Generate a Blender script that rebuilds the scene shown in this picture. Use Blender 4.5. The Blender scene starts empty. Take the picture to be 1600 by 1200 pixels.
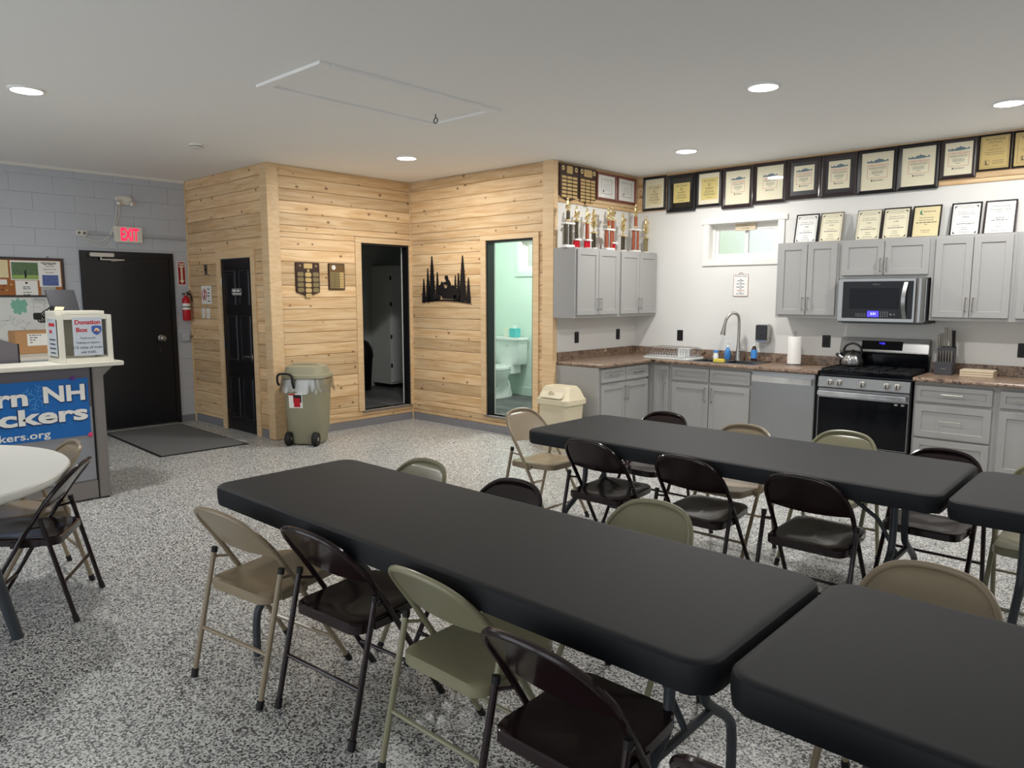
import bpy, bmesh, math, random
from math import pi, sin, cos, radians as rad
from mathutils import Vector, Matrix
random.seed(7)
S = bpy.context.scene
COL = S.collection
# ---------------------------------------------------------------- camera, world, exposure
cam = bpy.data.cameras.new('camera'); CAM = bpy.data.objects.new('camera', cam); COL.objects.link(CAM)
CAM.location = (0, 0, 1.64); CAM.rotation_euler = (pi/2 - 0.1208, 0, 0.741)
cam.sensor_width = 36; cam.lens = 1143.9/1600*36; cam.clip_start = .05
S.camera = CAM
W = bpy.data.worlds.new('world'); S.world = W; W.use_nodes = True
WB = W.node_tree.nodes['Background']; WB.inputs[0].default_value = (.90, .95, 1.0, 1); WB.inputs[1].default_value = 2.3
S.view_settings.view_transform = 'Standard'; S.view_settings.look = 'None'
S.view_settings.exposure = 0.0; S.view_settings.gamma = 1; S.view_settings.use_curve_mapping = False
LAMP_W = 36.0            # power of each ceiling disc lamp

# ---------------------------------------------------------------- room measures
XE, YA, XB, YC, XD, YE, ZC = -9.543, 4.239, -7.505, 6.248, -5.112, 7.873, 3.077
XR, YR = 3.4, -4.2
FZ = .20                 # raised floor in the two small rooms

# ---------------------------------------------------------------- materials
def lin(c):
    return tuple((v/255/12.92 if v/255 <= .04045 else ((v/255+.055)/1.055)**2.4) for v in c)
MATS = {}
def mat(name, c, rough=.5, metal=0, spec=.5, noise=0, nscale=20, bump=0, bscale=80, coat=0, emit=0, aniso=0, trans=0, ior=1.45):
    if name in MATS: return MATS[name]
    m = bpy.data.materials.new(name); m.use_nodes = True; nt = m.node_tree; b = nt.nodes['Principled BSDF']
    col = lin(c) + (1,)
    b.inputs['Base Color'].default_value = col; b.inputs['Roughness'].default_value = rough
    b.inputs['Metallic'].default_value = metal; b.inputs['Specular IOR Level'].default_value = spec
    b.inputs['Coat Weight'].default_value = coat; b.inputs['Coat Roughness'].default_value = .1
    b.inputs['Transmission Weight'].default_value = trans; b.inputs['IOR'].default_value = ior
    if emit:
        b.inputs['Emission Color'].default_value = col; b.inputs['Emission Strength'].default_value = emit
    tc = nt.nodes.new('ShaderNodeTexCoord')
    if noise:
        n = nt.nodes.new('ShaderNodeTexNoise'); n.inputs['Scale'].default_value = nscale; n.inputs['Detail'].default_value = 4
        nt.links.new(tc.outputs['Object'], n.inputs['Vector'])
        mx = nt.nodes.new('ShaderNodeMix'); mx.data_type = 'RGBA'
        mx.inputs[6].default_value = tuple(v*(1-noise) for v in col[:3]) + (1,)
        mx.inputs[7].default_value = tuple(min(1, v*(1+noise)) for v in col[:3]) + (1,)
        nt.links.new(n.outputs['Fac'], mx.inputs[0]); nt.links.new(mx.outputs[2], b.inputs['Base Color'])
    if bump:
        n2 = nt.nodes.new('ShaderNodeTexNoise'); n2.inputs['Scale'].default_value = bscale; n2.inputs['Detail'].default_value = 3
        nt.links.new(tc.outputs['Object'], n2.inputs['Vector'])
        bp = nt.nodes.new('ShaderNodeBump'); bp.inputs['Strength'].default_value = bump; bp.inputs['Distance'].default_value = .004
        nt.links.new(n2.outputs['Fac'], bp.inputs['Height']); nt.links.new(bp.outputs['Normal'], b.inputs['Normal'])
    MATS[name] = m; return m
def ramp(nt, stops, interp='LINEAR'):
    r = nt.nodes.new('ShaderNodeValToRGB'); cr = r.color_ramp; cr.interpolation = interp
    while len(cr.elements) < len(stops): cr.elements.new(.5)
    for e, (p, c) in zip(cr.elements, stops): e.position = p; e.color = lin(c) + (1,)
    return r
def wood(name, c1, c2, knots=True, rough=.52, vary=.2):
    m = bpy.data.materials.new(name); m.use_nodes = True; nt = m.node_tree; b = nt.nodes['Principled BSDF']; L = nt.links.new
    tc = nt.nodes.new('ShaderNodeTexCoord'); oi = nt.nodes.new('ShaderNodeObjectInfo')
    off = nt.nodes.new('ShaderNodeVectorMath'); off.operation = 'ADD'
    mul = nt.nodes.new('ShaderNodeMath'); mul.operation = 'MULTIPLY'; mul.inputs[1].default_value = 57
    L(oi.outputs['Random'], mul.inputs[0]); cb = nt.nodes.new('ShaderNodeCombineXYZ')
    for i in range(3): L(mul.outputs[0], cb.inputs[i])
    L(tc.outputs['Object'], off.inputs[0]); L(cb.outputs[0], off.inputs[1])
    mp = nt.nodes.new('ShaderNodeMapping'); mp.inputs['Scale'].default_value = (1.3, 6, 16); L(off.outputs[0], mp.inputs[0])
    n = nt.nodes.new('ShaderNodeTexNoise'); n.inputs['Scale'].default_value = 1.6; n.inputs['Detail'].default_value = 5; n.inputs['Distortion'].default_value = .6
    L(mp.outputs[0], n.inputs['Vector'])
    rp = ramp(nt, [(.3, c2), (.62, c1)]); L(n.outputs['Fac'], rp.inputs[0])
    hs = nt.nodes.new('ShaderNodeHueSaturation'); L(rp.outputs[0], hs.inputs['Color'])
    mr = nt.nodes.new('ShaderNodeMapRange'); mr.inputs[3].default_value = 1-vary; mr.inputs[4].default_value = 1+vary*.6
    L(oi.outputs['Random'], mr.inputs[0]); L(mr.outputs[0], hs.inputs['Value'])
    out = hs.outputs['Color']
    if knots:
        sx = nt.nodes.new('ShaderNodeSeparateXYZ'); L(off.outputs[0], sx.inputs[0]); cx2 = nt.nodes.new('ShaderNodeCombineXYZ'); L(sx.outputs[0], cx2.inputs[0]); L(sx.outputs[2], cx2.inputs[1])
        mk = nt.nodes.new('ShaderNodeMapping'); mk.inputs['Scale'].default_value = (4.4, 6.0, 1); L(cx2.outputs[0], mk.inputs[0])
        v = nt.nodes.new('ShaderNodeTexVoronoi'); v.voronoi_dimensions = '2D'; v.inputs['Scale'].default_value = 1; L(mk.outputs[0], v.inputs['Vector'])
        gt = nt.nodes.new('ShaderNodeMath'); gt.operation = 'GREATER_THAN'; gt.inputs[1].default_value = .5
        sp = nt.nodes.new('ShaderNodeSeparateColor'); L(v.outputs['Color'], sp.inputs[0]); L(sp.outputs[0], gt.inputs[0])
        kr = nt.nodes.new('ShaderNodeMapRange'); kr.inputs[1].default_value = .04; kr.inputs[2].default_value = .095; kr.inputs[3].default_value = .75; kr.inputs[4].default_value = 0
        dv = nt.nodes.new('ShaderNodeMath'); dv.operation = 'DIVIDE'; ad = nt.nodes.new('ShaderNodeMath'); ad.operation = 'ADD'; ad.inputs[1].default_value = .45
        L(sp.outputs[1], ad.inputs[0]); L(v.outputs['Distance'], dv.inputs[0]); L(ad.outputs[0], dv.inputs[1]); L(dv.outputs[0], kr.inputs[0])
        km = nt.nodes.new('ShaderNodeMath'); km.operation = 'MULTIPLY'; L(gt.outputs[0], km.inputs[0]); L(kr.outputs[0], km.inputs[1])
        mx = nt.nodes.new('ShaderNodeMix'); mx.data_type = 'RGBA'; mx.inputs[7].default_value = lin((92, 54, 26)) + (1,)
        L(km.outputs[0], mx.inputs[0]); L(out, mx.inputs[6]); out = mx.outputs[2]
    L(out, b.inputs['Base Color']); b.inputs['Roughness'].default_value = rough; b.inputs['Specular IOR Level'].default_value = .35
    MATS[name] = m; return m
PINE = wood('pine', (228, 199, 158), (204, 164, 116))
PINET = wood('pine_trim', (226, 198, 158), (214, 180, 136), knots=False, vary=.06)
LVP = wood('grey_plank', (112, 112, 112), (70, 71, 73), knots=False, vary=.35)
def flake():
    m = bpy.data.materials.new('flake_epoxy'); m.use_nodes = True; nt = m.node_tree; b = nt.nodes['Principled BSDF']; L = nt.links.new
    tc = nt.nodes.new('ShaderNodeTexCoord')
    v = nt.nodes.new('ShaderNodeTexVoronoi'); v.inputs['Scale'].default_value = 150; L(tc.outputs['Object'], v.inputs['Vector'])
    sp = nt.nodes.new('ShaderNodeSeparateColor'); L(v.outputs['Color'], sp.inputs[0])
    r = ramp(nt, [(0, (36, 36, 40)), (.18, (98, 99, 102)), (.33, (158, 158, 158)), (.52, (206, 206, 202)), (.8, (228, 228, 222))], 'CONSTANT')
    L(sp.outputs[0], r.inputs[0]); L(r.outputs[0], b.inputs['Base Color'])
    b.inputs['Roughness'].default_value = .34; b.inputs['Specular IOR Level'].default_value = .5
    bp = nt.nodes.new('ShaderNodeBump'); bp.inputs['Strength'].default_value = .25; bp.inputs['Distance'].default_value = .002
    L(sp.outputs[1], bp.inputs['Height']); L(bp.outputs[0], b.inputs['Normal'])
    return m
FLAKE = flake()
def granite():
    m = bpy.data.materials.new('brown_laminate'); m.use_nodes = True; nt = m.node_tree; b = nt.nodes['Principled BSDF']; L = nt.links.new
    tc = nt.nodes.new('ShaderNodeTexCoord')
    n = nt.nodes.new('ShaderNodeTexNoise'); n.inputs['Scale'].default_value = 24; n.inputs['Detail'].default_value = 8; n.inputs['Roughness'].default_value = .75; n.inputs['Distortion'].default_value = 1.2
    L(tc.outputs['Object'], n.inputs['Vector'])
    r = ramp(nt, [(.40, (46, 36, 34)), (.455, (112, 88, 74)), (.51, (160, 136, 114)), (.555, (88, 70, 60)), (.62, (196, 174, 148))])
    L(n.outputs['Fac'], r.inputs[0]); L(r.outputs[0], b.inputs['Base Color']); b.inputs['Roughness'].default_value = .3
    return m
GRAN = granite()
def pane_mat(name='clear_pane', tint=(1, 1, 1), rough=.02, f0=.03):
    m = bpy.data.materials.new(name); m.use_nodes = True; nt = m.node_tree; L = nt.links.new
    for n in list(nt.nodes):
        if n.type != 'OUTPUT_MATERIAL': nt.nodes.remove(n)
    out = nt.nodes['Material Output']; tr = nt.nodes.new('ShaderNodeBsdfTransparent'); gl = nt.nodes.new('ShaderNodeBsdfGlossy')
    tr.inputs[0].default_value = tint + (1,); gl.inputs['Roughness'].default_value = rough
    fr = nt.nodes.new('ShaderNodeLayerWeight'); fr.inputs[0].default_value = .5; mx = nt.nodes.new('ShaderNodeMixShader')
    pw = nt.nodes.new('ShaderNodeMath'); pw.operation = 'POWER'; pw.inputs[1].default_value = 4; L(fr.outputs['Facing'], pw.inputs[0])
    ma = nt.nodes.new('ShaderNodeMath'); ma.operation = 'MULTIPLY_ADD'; ma.inputs[1].default_value = .5; ma.inputs[2].default_value = f0; L(pw.outputs[0], ma.inputs[0])
    L(ma.outputs[0], mx.inputs[0]); L(tr.outputs[0], mx.inputs[1]); L(gl.outputs[0], mx.inputs[2]); L(mx.outputs[0], out.inputs[0])
    return m
PANE = pane_mat()
def frosted():
    m = bpy.data.materials.new('textured_window_glass'); m.use_nodes = True; nt = m.node_tree; b = nt.nodes['Principled BSDF']; L = nt.links.new
    b.inputs['Transmission Weight'].default_value = 1; b.inputs['Roughness'].default_value = .12; b.inputs['IOR'].default_value = 1.3
    tc = nt.nodes.new('ShaderNodeTexCoord'); n = nt.nodes.new('ShaderNodeTexNoise'); n.inputs['Scale'].default_value = 60; n.inputs['Detail'].default_value = 2
    L(tc.outputs['Object'], n.inputs['Vector']); bp = nt.nodes.new('ShaderNodeBump'); bp.inputs['Strength'].default_value = .8; bp.inputs['Distance'].default_value = .01
    L(n.outputs['Fac'], bp.inputs['Height']); L(bp.outputs[0], b.inputs['Normal'])
    return m
FROST = frosted()

M = dict(
 ceil=mat('ceiling_paint', (246, 245, 243), .8, bump=.08, bscale=120),
 cmu=mat('block_paint', (192, 196, 203), .55, bump=.5, bscale=140, noise=.03),
 white=mat('white_paint', (224, 223, 219), .6, bump=.05, bscale=200),
 trimw=mat('white_trim', (232, 230, 224), .4),
 mint=mat('mint_paint', (212, 232, 220), .6),
 sage=mat('closet_paint', (196, 202, 196), .7),
 base=mat('grey_base', (132, 131, 136), .5),
 black=mat('black_paint', (20, 20, 24), .32, noise=.1, nscale=3),
 jamb=mat('black_jamb', (22, 22, 26), .4),
 cab=mat('cabinet_grey', (158, 157, 155), .4),
 nickel=mat('brushed_nickel', (178, 174, 168), .3, 1),
 steel=mat('stainless', (150, 150, 149), .3, 1, noise=.03, nscale=4),
 chrome=mat('chrome', (225, 225, 225), .1, 1),
 dsteel=mat('dark_steel', (70, 70, 73), .4, .8),
 bglass=mat('black_glass', (8, 9, 14), .08, spec=.22),
 plas=mat('black_plastic', (16, 16, 18), .45),
 cloth=mat('black_cover', (15, 18, 23), .6, spec=.4, bump=.25, bscale=900, noise=.12, nscale=5),
 tleg=mat('table_leg_grey', (64, 68, 74), .45, .2),
 plate=mat('almond_plate', (226, 222, 212), .4),
 paper=mat('paper', (238, 237, 232), .7),
 cream=mat('cream_paper', (236, 229, 202), .7),
 buff=mat('buff_paper', (226, 212, 168), .7),
 yellow=mat('yellow_paper', (222, 204, 132), .6),
 goldp=mat('gold_paper', (204, 178, 112), .55),
 ink=mat('ink', (40, 40, 44), .8), inkg=mat('grey_ink', (110, 110, 112), .8), inkr=mat('red_ink', (188, 40, 46), .7), inkb=mat('blue_ink', (104, 124, 136), .7),
 fblack=mat('frame_black', (22, 20, 24), .35), fdark=mat('frame_dark', (44, 32, 34), .32, coat=.3), fred=mat('frame_cherry', (112, 52, 34), .35, coat=.3),
 gold=mat('trophy_gold', (236, 216, 164), .16, .9), brass=mat('brass_plate', (206, 178, 124), .4, .35), bronze=mat('olive_brass', (138, 124, 88), .4, .35),
 walnut=mat('walnut_plaque', (56, 34, 26), .35, coat=.3, noise=.2, nscale=12),
 tan=mat('beige_enamel', (146, 131, 108), .28, .0, noise=.03), olive=mat('olive_enamel', (136, 132, 106), .28, noise=.03), brown=mat('brown_enamel', (36, 23, 25), .16, noise=.05),
 rubber=mat('rubber', (18, 18, 18), .6),
 tabw=mat('white_tabletop', (226, 225, 218), .4),
 canp=mat('beige_can', (150, 146, 122), .5, noise=.04, nscale=6), binp=mat('cream_bin', (216, 205, 176), .4),
 bag=pane_mat('clear_bag', (.95, .95, .95), .3, .34),
 red=mat('red_enamel', (186, 22, 34), .3), signr=mat('sign_red', (160, 22, 34), .5),
 exitr=mat('exit_red', (255, 30, 70), .5, emit=1.6),
 cork=mat('cork', (166, 104, 56), .8, noise=.25, nscale=120),
 mapw=mat('map_paper', (224, 226, 222), .7), mapg=mat('map_green', (128, 186, 164), .7),
 carton=mat('cardboard', (186, 142, 98), .8),
 matg=mat('grey_mat', (104, 104, 104), .85, bump=.6, bscale=500, noise=.1, nscale=200),
 fabric=mat('panel_fabric', (150, 151, 156), .9, bump=.6, bscale=700, noise=.12, nscale=300), fabd=mat('panel_fabric_dark', (104, 100, 106), .9, bump=.6, bscale=700, noise=.12, nscale=300),
 taupe=mat('taupe_metal', (128, 122, 118), .45), ctop=mat('desk_laminate', (224, 221, 208), .4),
 banner=mat('banner_blue', (24, 104, 180), .5), bannerl=mat('banner_light', (74, 148, 208), .5), navy=mat('navy_ink', (20, 44, 92), .5),
 porc=mat('porcelain', (234, 238, 236), .12, coat=.5),
 screenb=mat('display_blue', (60, 50, 255), .4, emit=2.2), digit=mat('digit_white', (200, 220, 255), .4, emit=2),
 lens=mat('led_lens', (255, 250, 244), .4, emit=16),
 ring=mat('lamp_ring', (236, 236, 234), .4),
 purple=mat('purple_magnet', (96, 50, 130), .5), pink=mat('pink_magnet', (214, 70, 110), .5),
 teal=mat('teal_box', (90, 190, 190), .6), soapb=mat('blue_soap', (70, 140, 210), .2), dsoap=mat('dark_soap', (60, 34, 28), .15), spng=mat('sponge', (222, 206, 90), .9),
 towel=mat('paper_towel', (240, 238, 234), .9, bump=.4, bscale=150), block=mat('knife_block', (62, 62, 66), .5), board=mat('cutting_board', (208, 192, 166), .5, noise=.08, nscale=8),
 leaf=mat('leaf_green', (206, 224, 190), .8, noise=.25, nscale=8), ground=mat('outside_gravel', (226, 226, 224), .9, noise=.2, nscale=12),
 teak=mat('column_red', (166, 92, 66), .2, .4), colr=mat('column_scarlet', (200, 20, 40), .25, .4), cold=mat('column_smoke', (96, 90, 76), .16, .8), marble=mat('white_marble', (232, 230, 226), .25),
 photo=mat('photo_green', (92, 118, 82), .5, noise=.9, nscale=60), photob=mat('photo_blue', (84, 102, 158), .5, noise=.8, nscale=40))

# ---------------------------------------------------------------- mesh helpers
class MB:
    def __init__(s): s.v = []; s.f = []
    def add(s, v, f):
        o = len(s.v); s.v += [tuple(p) for p in v]; s.f += [tuple(i+o for i in q) for q in f]; return s
    def box(s, x0, x1, y0, y1, z0, z1):
        return s.add([(x0,y0,z0),(x1,y0,z0),(x1,y1,z0),(x0,y1,z0),(x0,y0,z1),(x1,y0,z1),(x1,y1,z1),(x0,y1,z1)],
                     [(0,3,2,1),(4,5,6,7),(0,1,5,4),(1,2,6,5),(2,3,7,6),(3,0,4,7)])
    def prism(s, pts, ax, a0, a1):
        n = len(pts)
        P = {'y': lambda p, a: (p[0], a, p[1]), 'z': lambda p, a: (p[0], p[1], a), 'x': lambda p, a: (a, p[0], p[1])}[ax]
        return s.add([P(p, a0) for p in pts] + [P(p, a1) for p in pts],
                     [tuple(range(n-1, -1, -1)), tuple(range(n, 2*n))] + [(i, (i+1) % n, n+(i+1) % n, n+i) for i in range(n)])
    def rings(s, rings, cap0=True, cap1=True, closed=True):
        n = len(rings[0]); v = [p for r in rings for p in r]; f = []
        for k in range(len(rings)-1):
            for i in range(n if closed else n-1):
                j = (i+1) % n; f.append((k*n+i, k*n+j, (k+1)*n+j, (k+1)*n+i))
        if cap0: f.append(tuple(range(n-1, -1, -1)))
        if cap1: f.append(tuple(range((len(rings)-1)*n, len(rings)*n)))
        return s.add(v, f)
    def tube(s, pts, r, n=10, caps=True):
        pts = [Vector(p) for p in pts]; rs = r if isinstance(r, (list, tuple)) else [r]*len(pts)
        out = []; t0 = (pts[1]-pts[0]).normalized(); u = t0.orthogonal().normalized()
        for i, p in enumerate(pts):
            if i == 0: t = t0
            elif i == len(pts)-1: t = (pts[i]-pts[i-1]).normalized()
            else: t = ((pts[i]-pts[i-1]).normalized() + (pts[i+1]-pts[i]).normalized()).normalized()
            u = (u - t*u.dot(t)).normalized(); w = t.cross(u)
            out.append([tuple(p + rs[i]*(cos(2*pi*k/n)*u + sin(2*pi*k/n)*w)) for k in range(n)])
        return s.rings(out, caps, caps)
    def lathe(s, prof, c=(0, 0, 0), n=24, ax='z'):
        R = []
        for r, h in prof:
            r = max(r, 1e-4); ring = []
            for k in range(n):
                a, b = r*cos(2*pi*k/n), r*sin(2*pi*k/n)
                ring.append({'z': (c[0]+a, c[1]+b, c[2]+h), 'y': (c[0]+a, c[1]+h, c[2]+b), 'x': (c[0]+h, c[1]+a, c[2]+b)}[ax])
            R.append(ring)
        return s.rings(R)
    def xf(s, mtx):
        s.v = [tuple(mtx @ Vector(p)) for p in s.v]; return s
def rrect(x0, x1, y0, y1, r, n=5):
    out = []
    for cx, cy, a in ((x1-r, y1-r, 0), (x0+r, y1-r, pi/2), (x0+r, y0+r, pi), (x1-r, y0+r, 1.5*pi)):
        for k in range(n+1):
            t = a + k/n*pi/2; out.append((cx+r*cos(t), cy+r*sin(t)))
    return out
def smoothpath(pts, it=2):
    pts = [Vector(p) for p in pts]
    for _ in range(it):
        q = [pts[0]]
        for a, b in zip(pts[:-1], pts[1:]): q += [a*.75+b*.25, a*.25+b*.75]
        pts = q + [pts[-1]]
    return pts
BASE = {}
def mesh_obj(name, mb, m, bev=0, smooth=None, segs=2):
    me = bpy.data.meshes.new(name); me.from_pydata(mb.v, [], mb.f)
    bm = bmesh.new(); bm.from_mesh(me); bmesh.ops.recalc_face_normals(bm, faces=bm.faces)
    if bev:
        es = [e for e in bm.edges if len(e.link_faces) == 2 and e.calc_face_angle(0) > .5]
        bmesh.ops.bevel(bm, geom=es, offset=bev, segments=segs, affect='EDGES', clamp_overlap=True)
    bm.to_mesh(me); bm.free()
    if smooth is None: smooth = 35
    if smooth:
        me.polygons.foreach_set('use_smooth', [True]*len(me.polygons)); me.set_sharp_from_angle(angle=rad(smooth))
    me.materials.append(m)
    o = bpy.data.objects.new(name, me); COL.objects.link(o); return o
def tags(o, label=None, cat=None, group=None, kind=None):
    if label: o['label'] = label
    if cat: o['category'] = cat
    if group: o['group'] = group
    if kind: o['kind'] = kind
    return o
def place(o, base, fr):
    u, v, z = base
    if fr == 'D': o.location = (-v, u, z); o.rotation_euler = (0, 0, pi/2)
    else: o.location = (u, v, z)
    BASE[o.name] = base
def thing(name, label, cat, base=(0, 0, 0), fr='E', group=None):
    o = bpy.data.objects.new(name, None); o.empty_display_size = .1; COL.objects.link(o); place(o, base, fr)
    return tags(o, label, cat, group)
def shift(mb, base):
    mb.v = [(x-base[0], y-base[1], z-base[2]) for x, y, z in mb.v]; return mb
def part(name, mb, m, parent, bev=0, smooth=None, label=None):
    b = BASE[parent.name]; o = mesh_obj(name, shift(mb, b), m, bev, smooth); o.parent = parent; BASE[o.name] = b
    if label: o['label'] = label
    return o
def solo(name, mb, m, label, cat, base, fr='E', group=None, bev=0, smooth=None):
    o = mesh_obj(name, shift(mb, base), m, bev, smooth); place(o, base, fr); return tags(o, label, cat, group)
def struct(name, mb, m, fr='E', bev=0, base=(0, 0, 0), label=None):
    o = mesh_obj(name, shift(mb, base), m, bev); place(o, base, fr); return tags(o, label, kind='structure')
def copy_tree(o, parent=None):
    c = o.copy(); COL.objects.link(c); c.parent = parent; BASE[c.name] = BASE.get(o.name, (0, 0, 0))
    for ch in list(o.children): copy_tree(ch, c)
    return c
TXT = {}
def text_mesh(s, bold=0.0):
    k = (s, bold)
    if k not in TXT:
        c = bpy.data.curves.new('t', 'FONT'); c.body = s; c.size = 1; c.offset = bold; c.resolution_u = 3
        o = bpy.data.objects.new('t', c); me = bpy.data.meshes.new_from_object(o)
        V = [tuple(v.co) for v in me.vertices]; F = [tuple(p.vertices) for p in me.polygons]
        xs = [v[0] for v in V]; ys = [v[1] for v in V]
        TXT[k] = (V, F, min(xs), max(xs), min(ys), max(ys))
        bpy.data.objects.remove(o); bpy.data.curves.remove(c); bpy.data.meshes.remove(me)
    return TXT[k]
def put_text(mb, s, cx, cz, y, h=None, w=None, bold=0.0, align='C', slant=0):
    """flat lettering standing in the x-z plane, facing -y"""
    V, F, x0, x1, y0, y1 = text_mesh(s, bold)
    sz = h/(y1-y0) if h else w/(x1-x0); sx = w/(x1-x0) if w else sz
    ox = {'C': -(x0+x1)/2, 'L': -x0, 'R': -x1}[align]
    mb.add([(cx+(vx+ox+slant*(vy-y0))*sx, y, cz+(vy-(y0+y1)/2)*sz) for vx, vy, _ in V], F); return mb
def dashes(mb, cx, z, y, w, h, rnd=random, words=None):
    """a line of print too small to read: word-long bars"""
    x = cx-w/2
    while x < cx+w/2-h:
        l = min(rnd.uniform(2, 6)*h, cx+w/2-x); mb.add([(x,y,z-h/2),(x+l,y,z-h/2),(x+l,y,z+h/2),(x,y,z+h/2)], [(0,1,2,3)]); x += l+h*.8
    return mb
def quad(mb, x0, x1, z0, z1, y): return mb.add([(x0,y,z0),(x1,y,z0),(x1,y,z1),(x0,y,z1)], [(0,1,2,3)])
def outline(mb, x0, x1, z0, z1, y, t):
    quad(mb, x0, x1, z0, z0+t, y); quad(mb, x0, x1, z1-t, z1, y); quad(mb, x0, x0+t, z0, z1, y); quad(mb, x1-t, x1, z0, z1, y); return mb

# ---------------------------------------------------------------- room shell
struct('floor', MB().box(XE-.2, XR+.1, YR-.1, YE+.15, -.1, 0), FLAKE)
struct('ceiling', MB().box(XE-.2, XR+.1, YR-.1, YE+.15, ZC, ZC+.1), M['ceil'])
struct('wall_right', MB().box(XR, XR+.1, YR, YE, 0, ZC), M['white'])
mb = MB(); mb.box(XE, -8.6, YR-.1, YR, 0, ZC); mb.box(2.6, XR, YR-.1, YR, 0, ZC); mb.box(-8.6, 2.6, YR-.1, YR, 2.75, ZC); mb.box(-3.2, -2.8, YR-.1, YR, 0, 2.75)
struct('wall_rear', mb, M['white'])

def plank_mesh(l, h, t, cache={}):
    k = (round(l, 3), round(h, 3), t)
    if k not in cache:
        c = .007; pr = [(0, -h/2), (-t+c*.7, -h/2), (-t, -h/2+c), (-t, h/2-c), (-t+c*.7, h/2), (0, h/2)]
        m = MB().prism(pr, 'x', -l/2, l/2); me = bpy.data.meshes.new('plank'); me.from_pydata(m.v, [], m.f)
        bm = bmesh.new(); bm.from_mesh(me); bmesh.ops.recalc_face_normals(bm, faces=bm.faces); bm.to_mesh(me); bm.free()
        me.materials.append(PINE); cache[k] = me
    return cache[k]
def add_plank(parent, u0, u1, z0, z1, v, t=.018, gap=.0035):
    if u1-u0 < .012 or z1-z0 < .012: return
    o = bpy.data.objects.new('plank', plank_mesh(u1-u0-.001, z1-z0-gap, t)); COL.objects.link(o); o.parent = parent
    o.location = ((u0+u1)/2, v, (z0+z1)/2)
def plank_wall(parent, u0, u1, v, zb, zt, holes=(), joints={}, pitch=.1345, top=2.958):
    edges = [zt] + [z for z in [top-pitch*k for k in range(40)] if zb < z < zt] + [zb]
    for k, (z1, z0) in enumerate(zip(edges[:-1], edges[1:])):
        zs = sorted({z0, z1} | {h for hole in holes for h in hole[2:] if z0+.012 < h < z1-.012})
        for a, b in zip(zs[:-1], zs[1:]):
            segs = [(u0, u1)]
            for h0, h1, hz0, hz1 in holes:
                if hz0 < (a+b)/2 < hz1:
                    segs = [q for s0, s1 in segs for q in ((s0, min(s1, h0)), (max(s0, h1), s1)) if q[1]-q[0] > .012]
            for j in joints.get(k, ()): segs = [q for s0, s1 in segs for q in (((s0, j), (j, s1)) if s0 < j < s1 else ((s0, s1),))]
            for s0, s1 in segs: add_plank(parent, s0, s1, a, b, v)

# left wall: painted concrete block
wl = struct('wall_left', MB().box(YR, YE, -XE+.005, -XE+.2, 0, ZC), M['cmu'], 'D')
DY0, DY1, DZ = 2.972, 4.041, 2.16
def block_mesh(l, h, cache={}):
    k = (round(l, 3), round(h, 3))
    if k not in cache:
        m = MB(); c = .003
        r0 = [(-l/2, .006, -h/2), (l/2, .006, -h/2), (l/2, .006, h/2), (-l/2, .006, h/2)]
        r1 = [(x, c, z) for x, _, z in r0]; r2 = [(x-math.copysign(c, x), 0, z-math.copysign(c, z)) for x, _, z in r0]
        m.rings([r0, r1, r2]); me = bpy.data.meshes.new('block'); me.from_pydata(m.v, [], m.f)
        bm = bmesh.new(); bm.from_mesh(me); bmesh.ops.recalc_face_normals(bm, faces=bm.faces); bm.to_mesh(me); bm.free()
        me.materials.append(M['cmu']); cache[k] = me
    return cache[k]
rows = [.04+.1952*k for k in range(-1, 17)]
for k in range(len(rows)-1):
    z0, z1 = max(0, rows[k]), min(ZC, rows[k+1])
    if z1-z0 < .03: continue
    u = 2.54-.424*6 + (.212 if k % 2 else 0)
    while u < 4.24:
        a, b = max(u, -.2), min(u+.424, 4.236); u += .424
        if b-a < .03: continue
        segs = [(a, b)]
        if z0 < DZ-.01:
            segs = [q for q in ((a, min(b, DY0)), (max(a, DY1), b)) if q[1]-q[0] > .02]
        for s0, s1 in segs:
            o = bpy.data.objects.new('block', block_mesh(s1-s0-.003, z1-z0-.003)); COL.objects.link(o); o.parent = wl
            o.location = ((s0+s1)/2, -XE, (z0+z1)/2)
struct('trim_1', MB().prism([(-XE-.02, ZC), (-XE-.02, ZC-.03), (-XE, ZC-.035), (-XE, ZC)], 'x', YR, YA), M['trimw'], 'D')
struct('baseboard_left', MB().box(DY1, YA, -XE-.006, -XE, 0, .085), M['base'], 'D')

# pine room, front wall (A)
wa = struct('wall_utility', MB().box(XE, XB-.02, YA+.03, YA+.12, 0, ZC), M['sage'])
AD = (-8.652, -7.915, 0, 2.068); CAS = .095
plank_wall(wa, XE+.03, XB-.125, YA+.018, .095, ZC, holes=[(AD[0]-CAS, AD[1]+CAS, 0, AD[3]+.09)], joints={4: (-8.98,), 9: (-8.6,)})
struct('baseboard_utility', MB().box(XE, AD[0]-CAS, YA, YA+.02, 0, .095).box(AD[1]+CAS, XB-.125, YA, YA+.02, 0, .095), M['base'])
# side wall with the closet door (B)
BD = (5.455, 6.208, FZ, 2.272)
mb = MB(); v0, v1 = -XB+.018, -XB+.12
mb.box(YA+.02, BD[0], v0, v1, 0, ZC); mb.box(BD[1], YC+.12, v0, v1, 0, ZC); mb.box(BD[0], BD[1], v0, v1, BD[3], ZC); mb.box(BD[0], BD[1], v0, v1, 0, FZ)
wb = struct('wall_closet', mb, M['sage'], 'D')
plank_wall(wb, YA+.125, YC-.012, -XB+.018, .09, ZC, holes=[(BD[0]-.085, BD[1]+.04, FZ, BD[3]+.075)])
struct('baseboard_closet', MB().box(YA+.125, YC, -XB, -XB+.02, 0, .09), M['base'], 'D')
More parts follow.
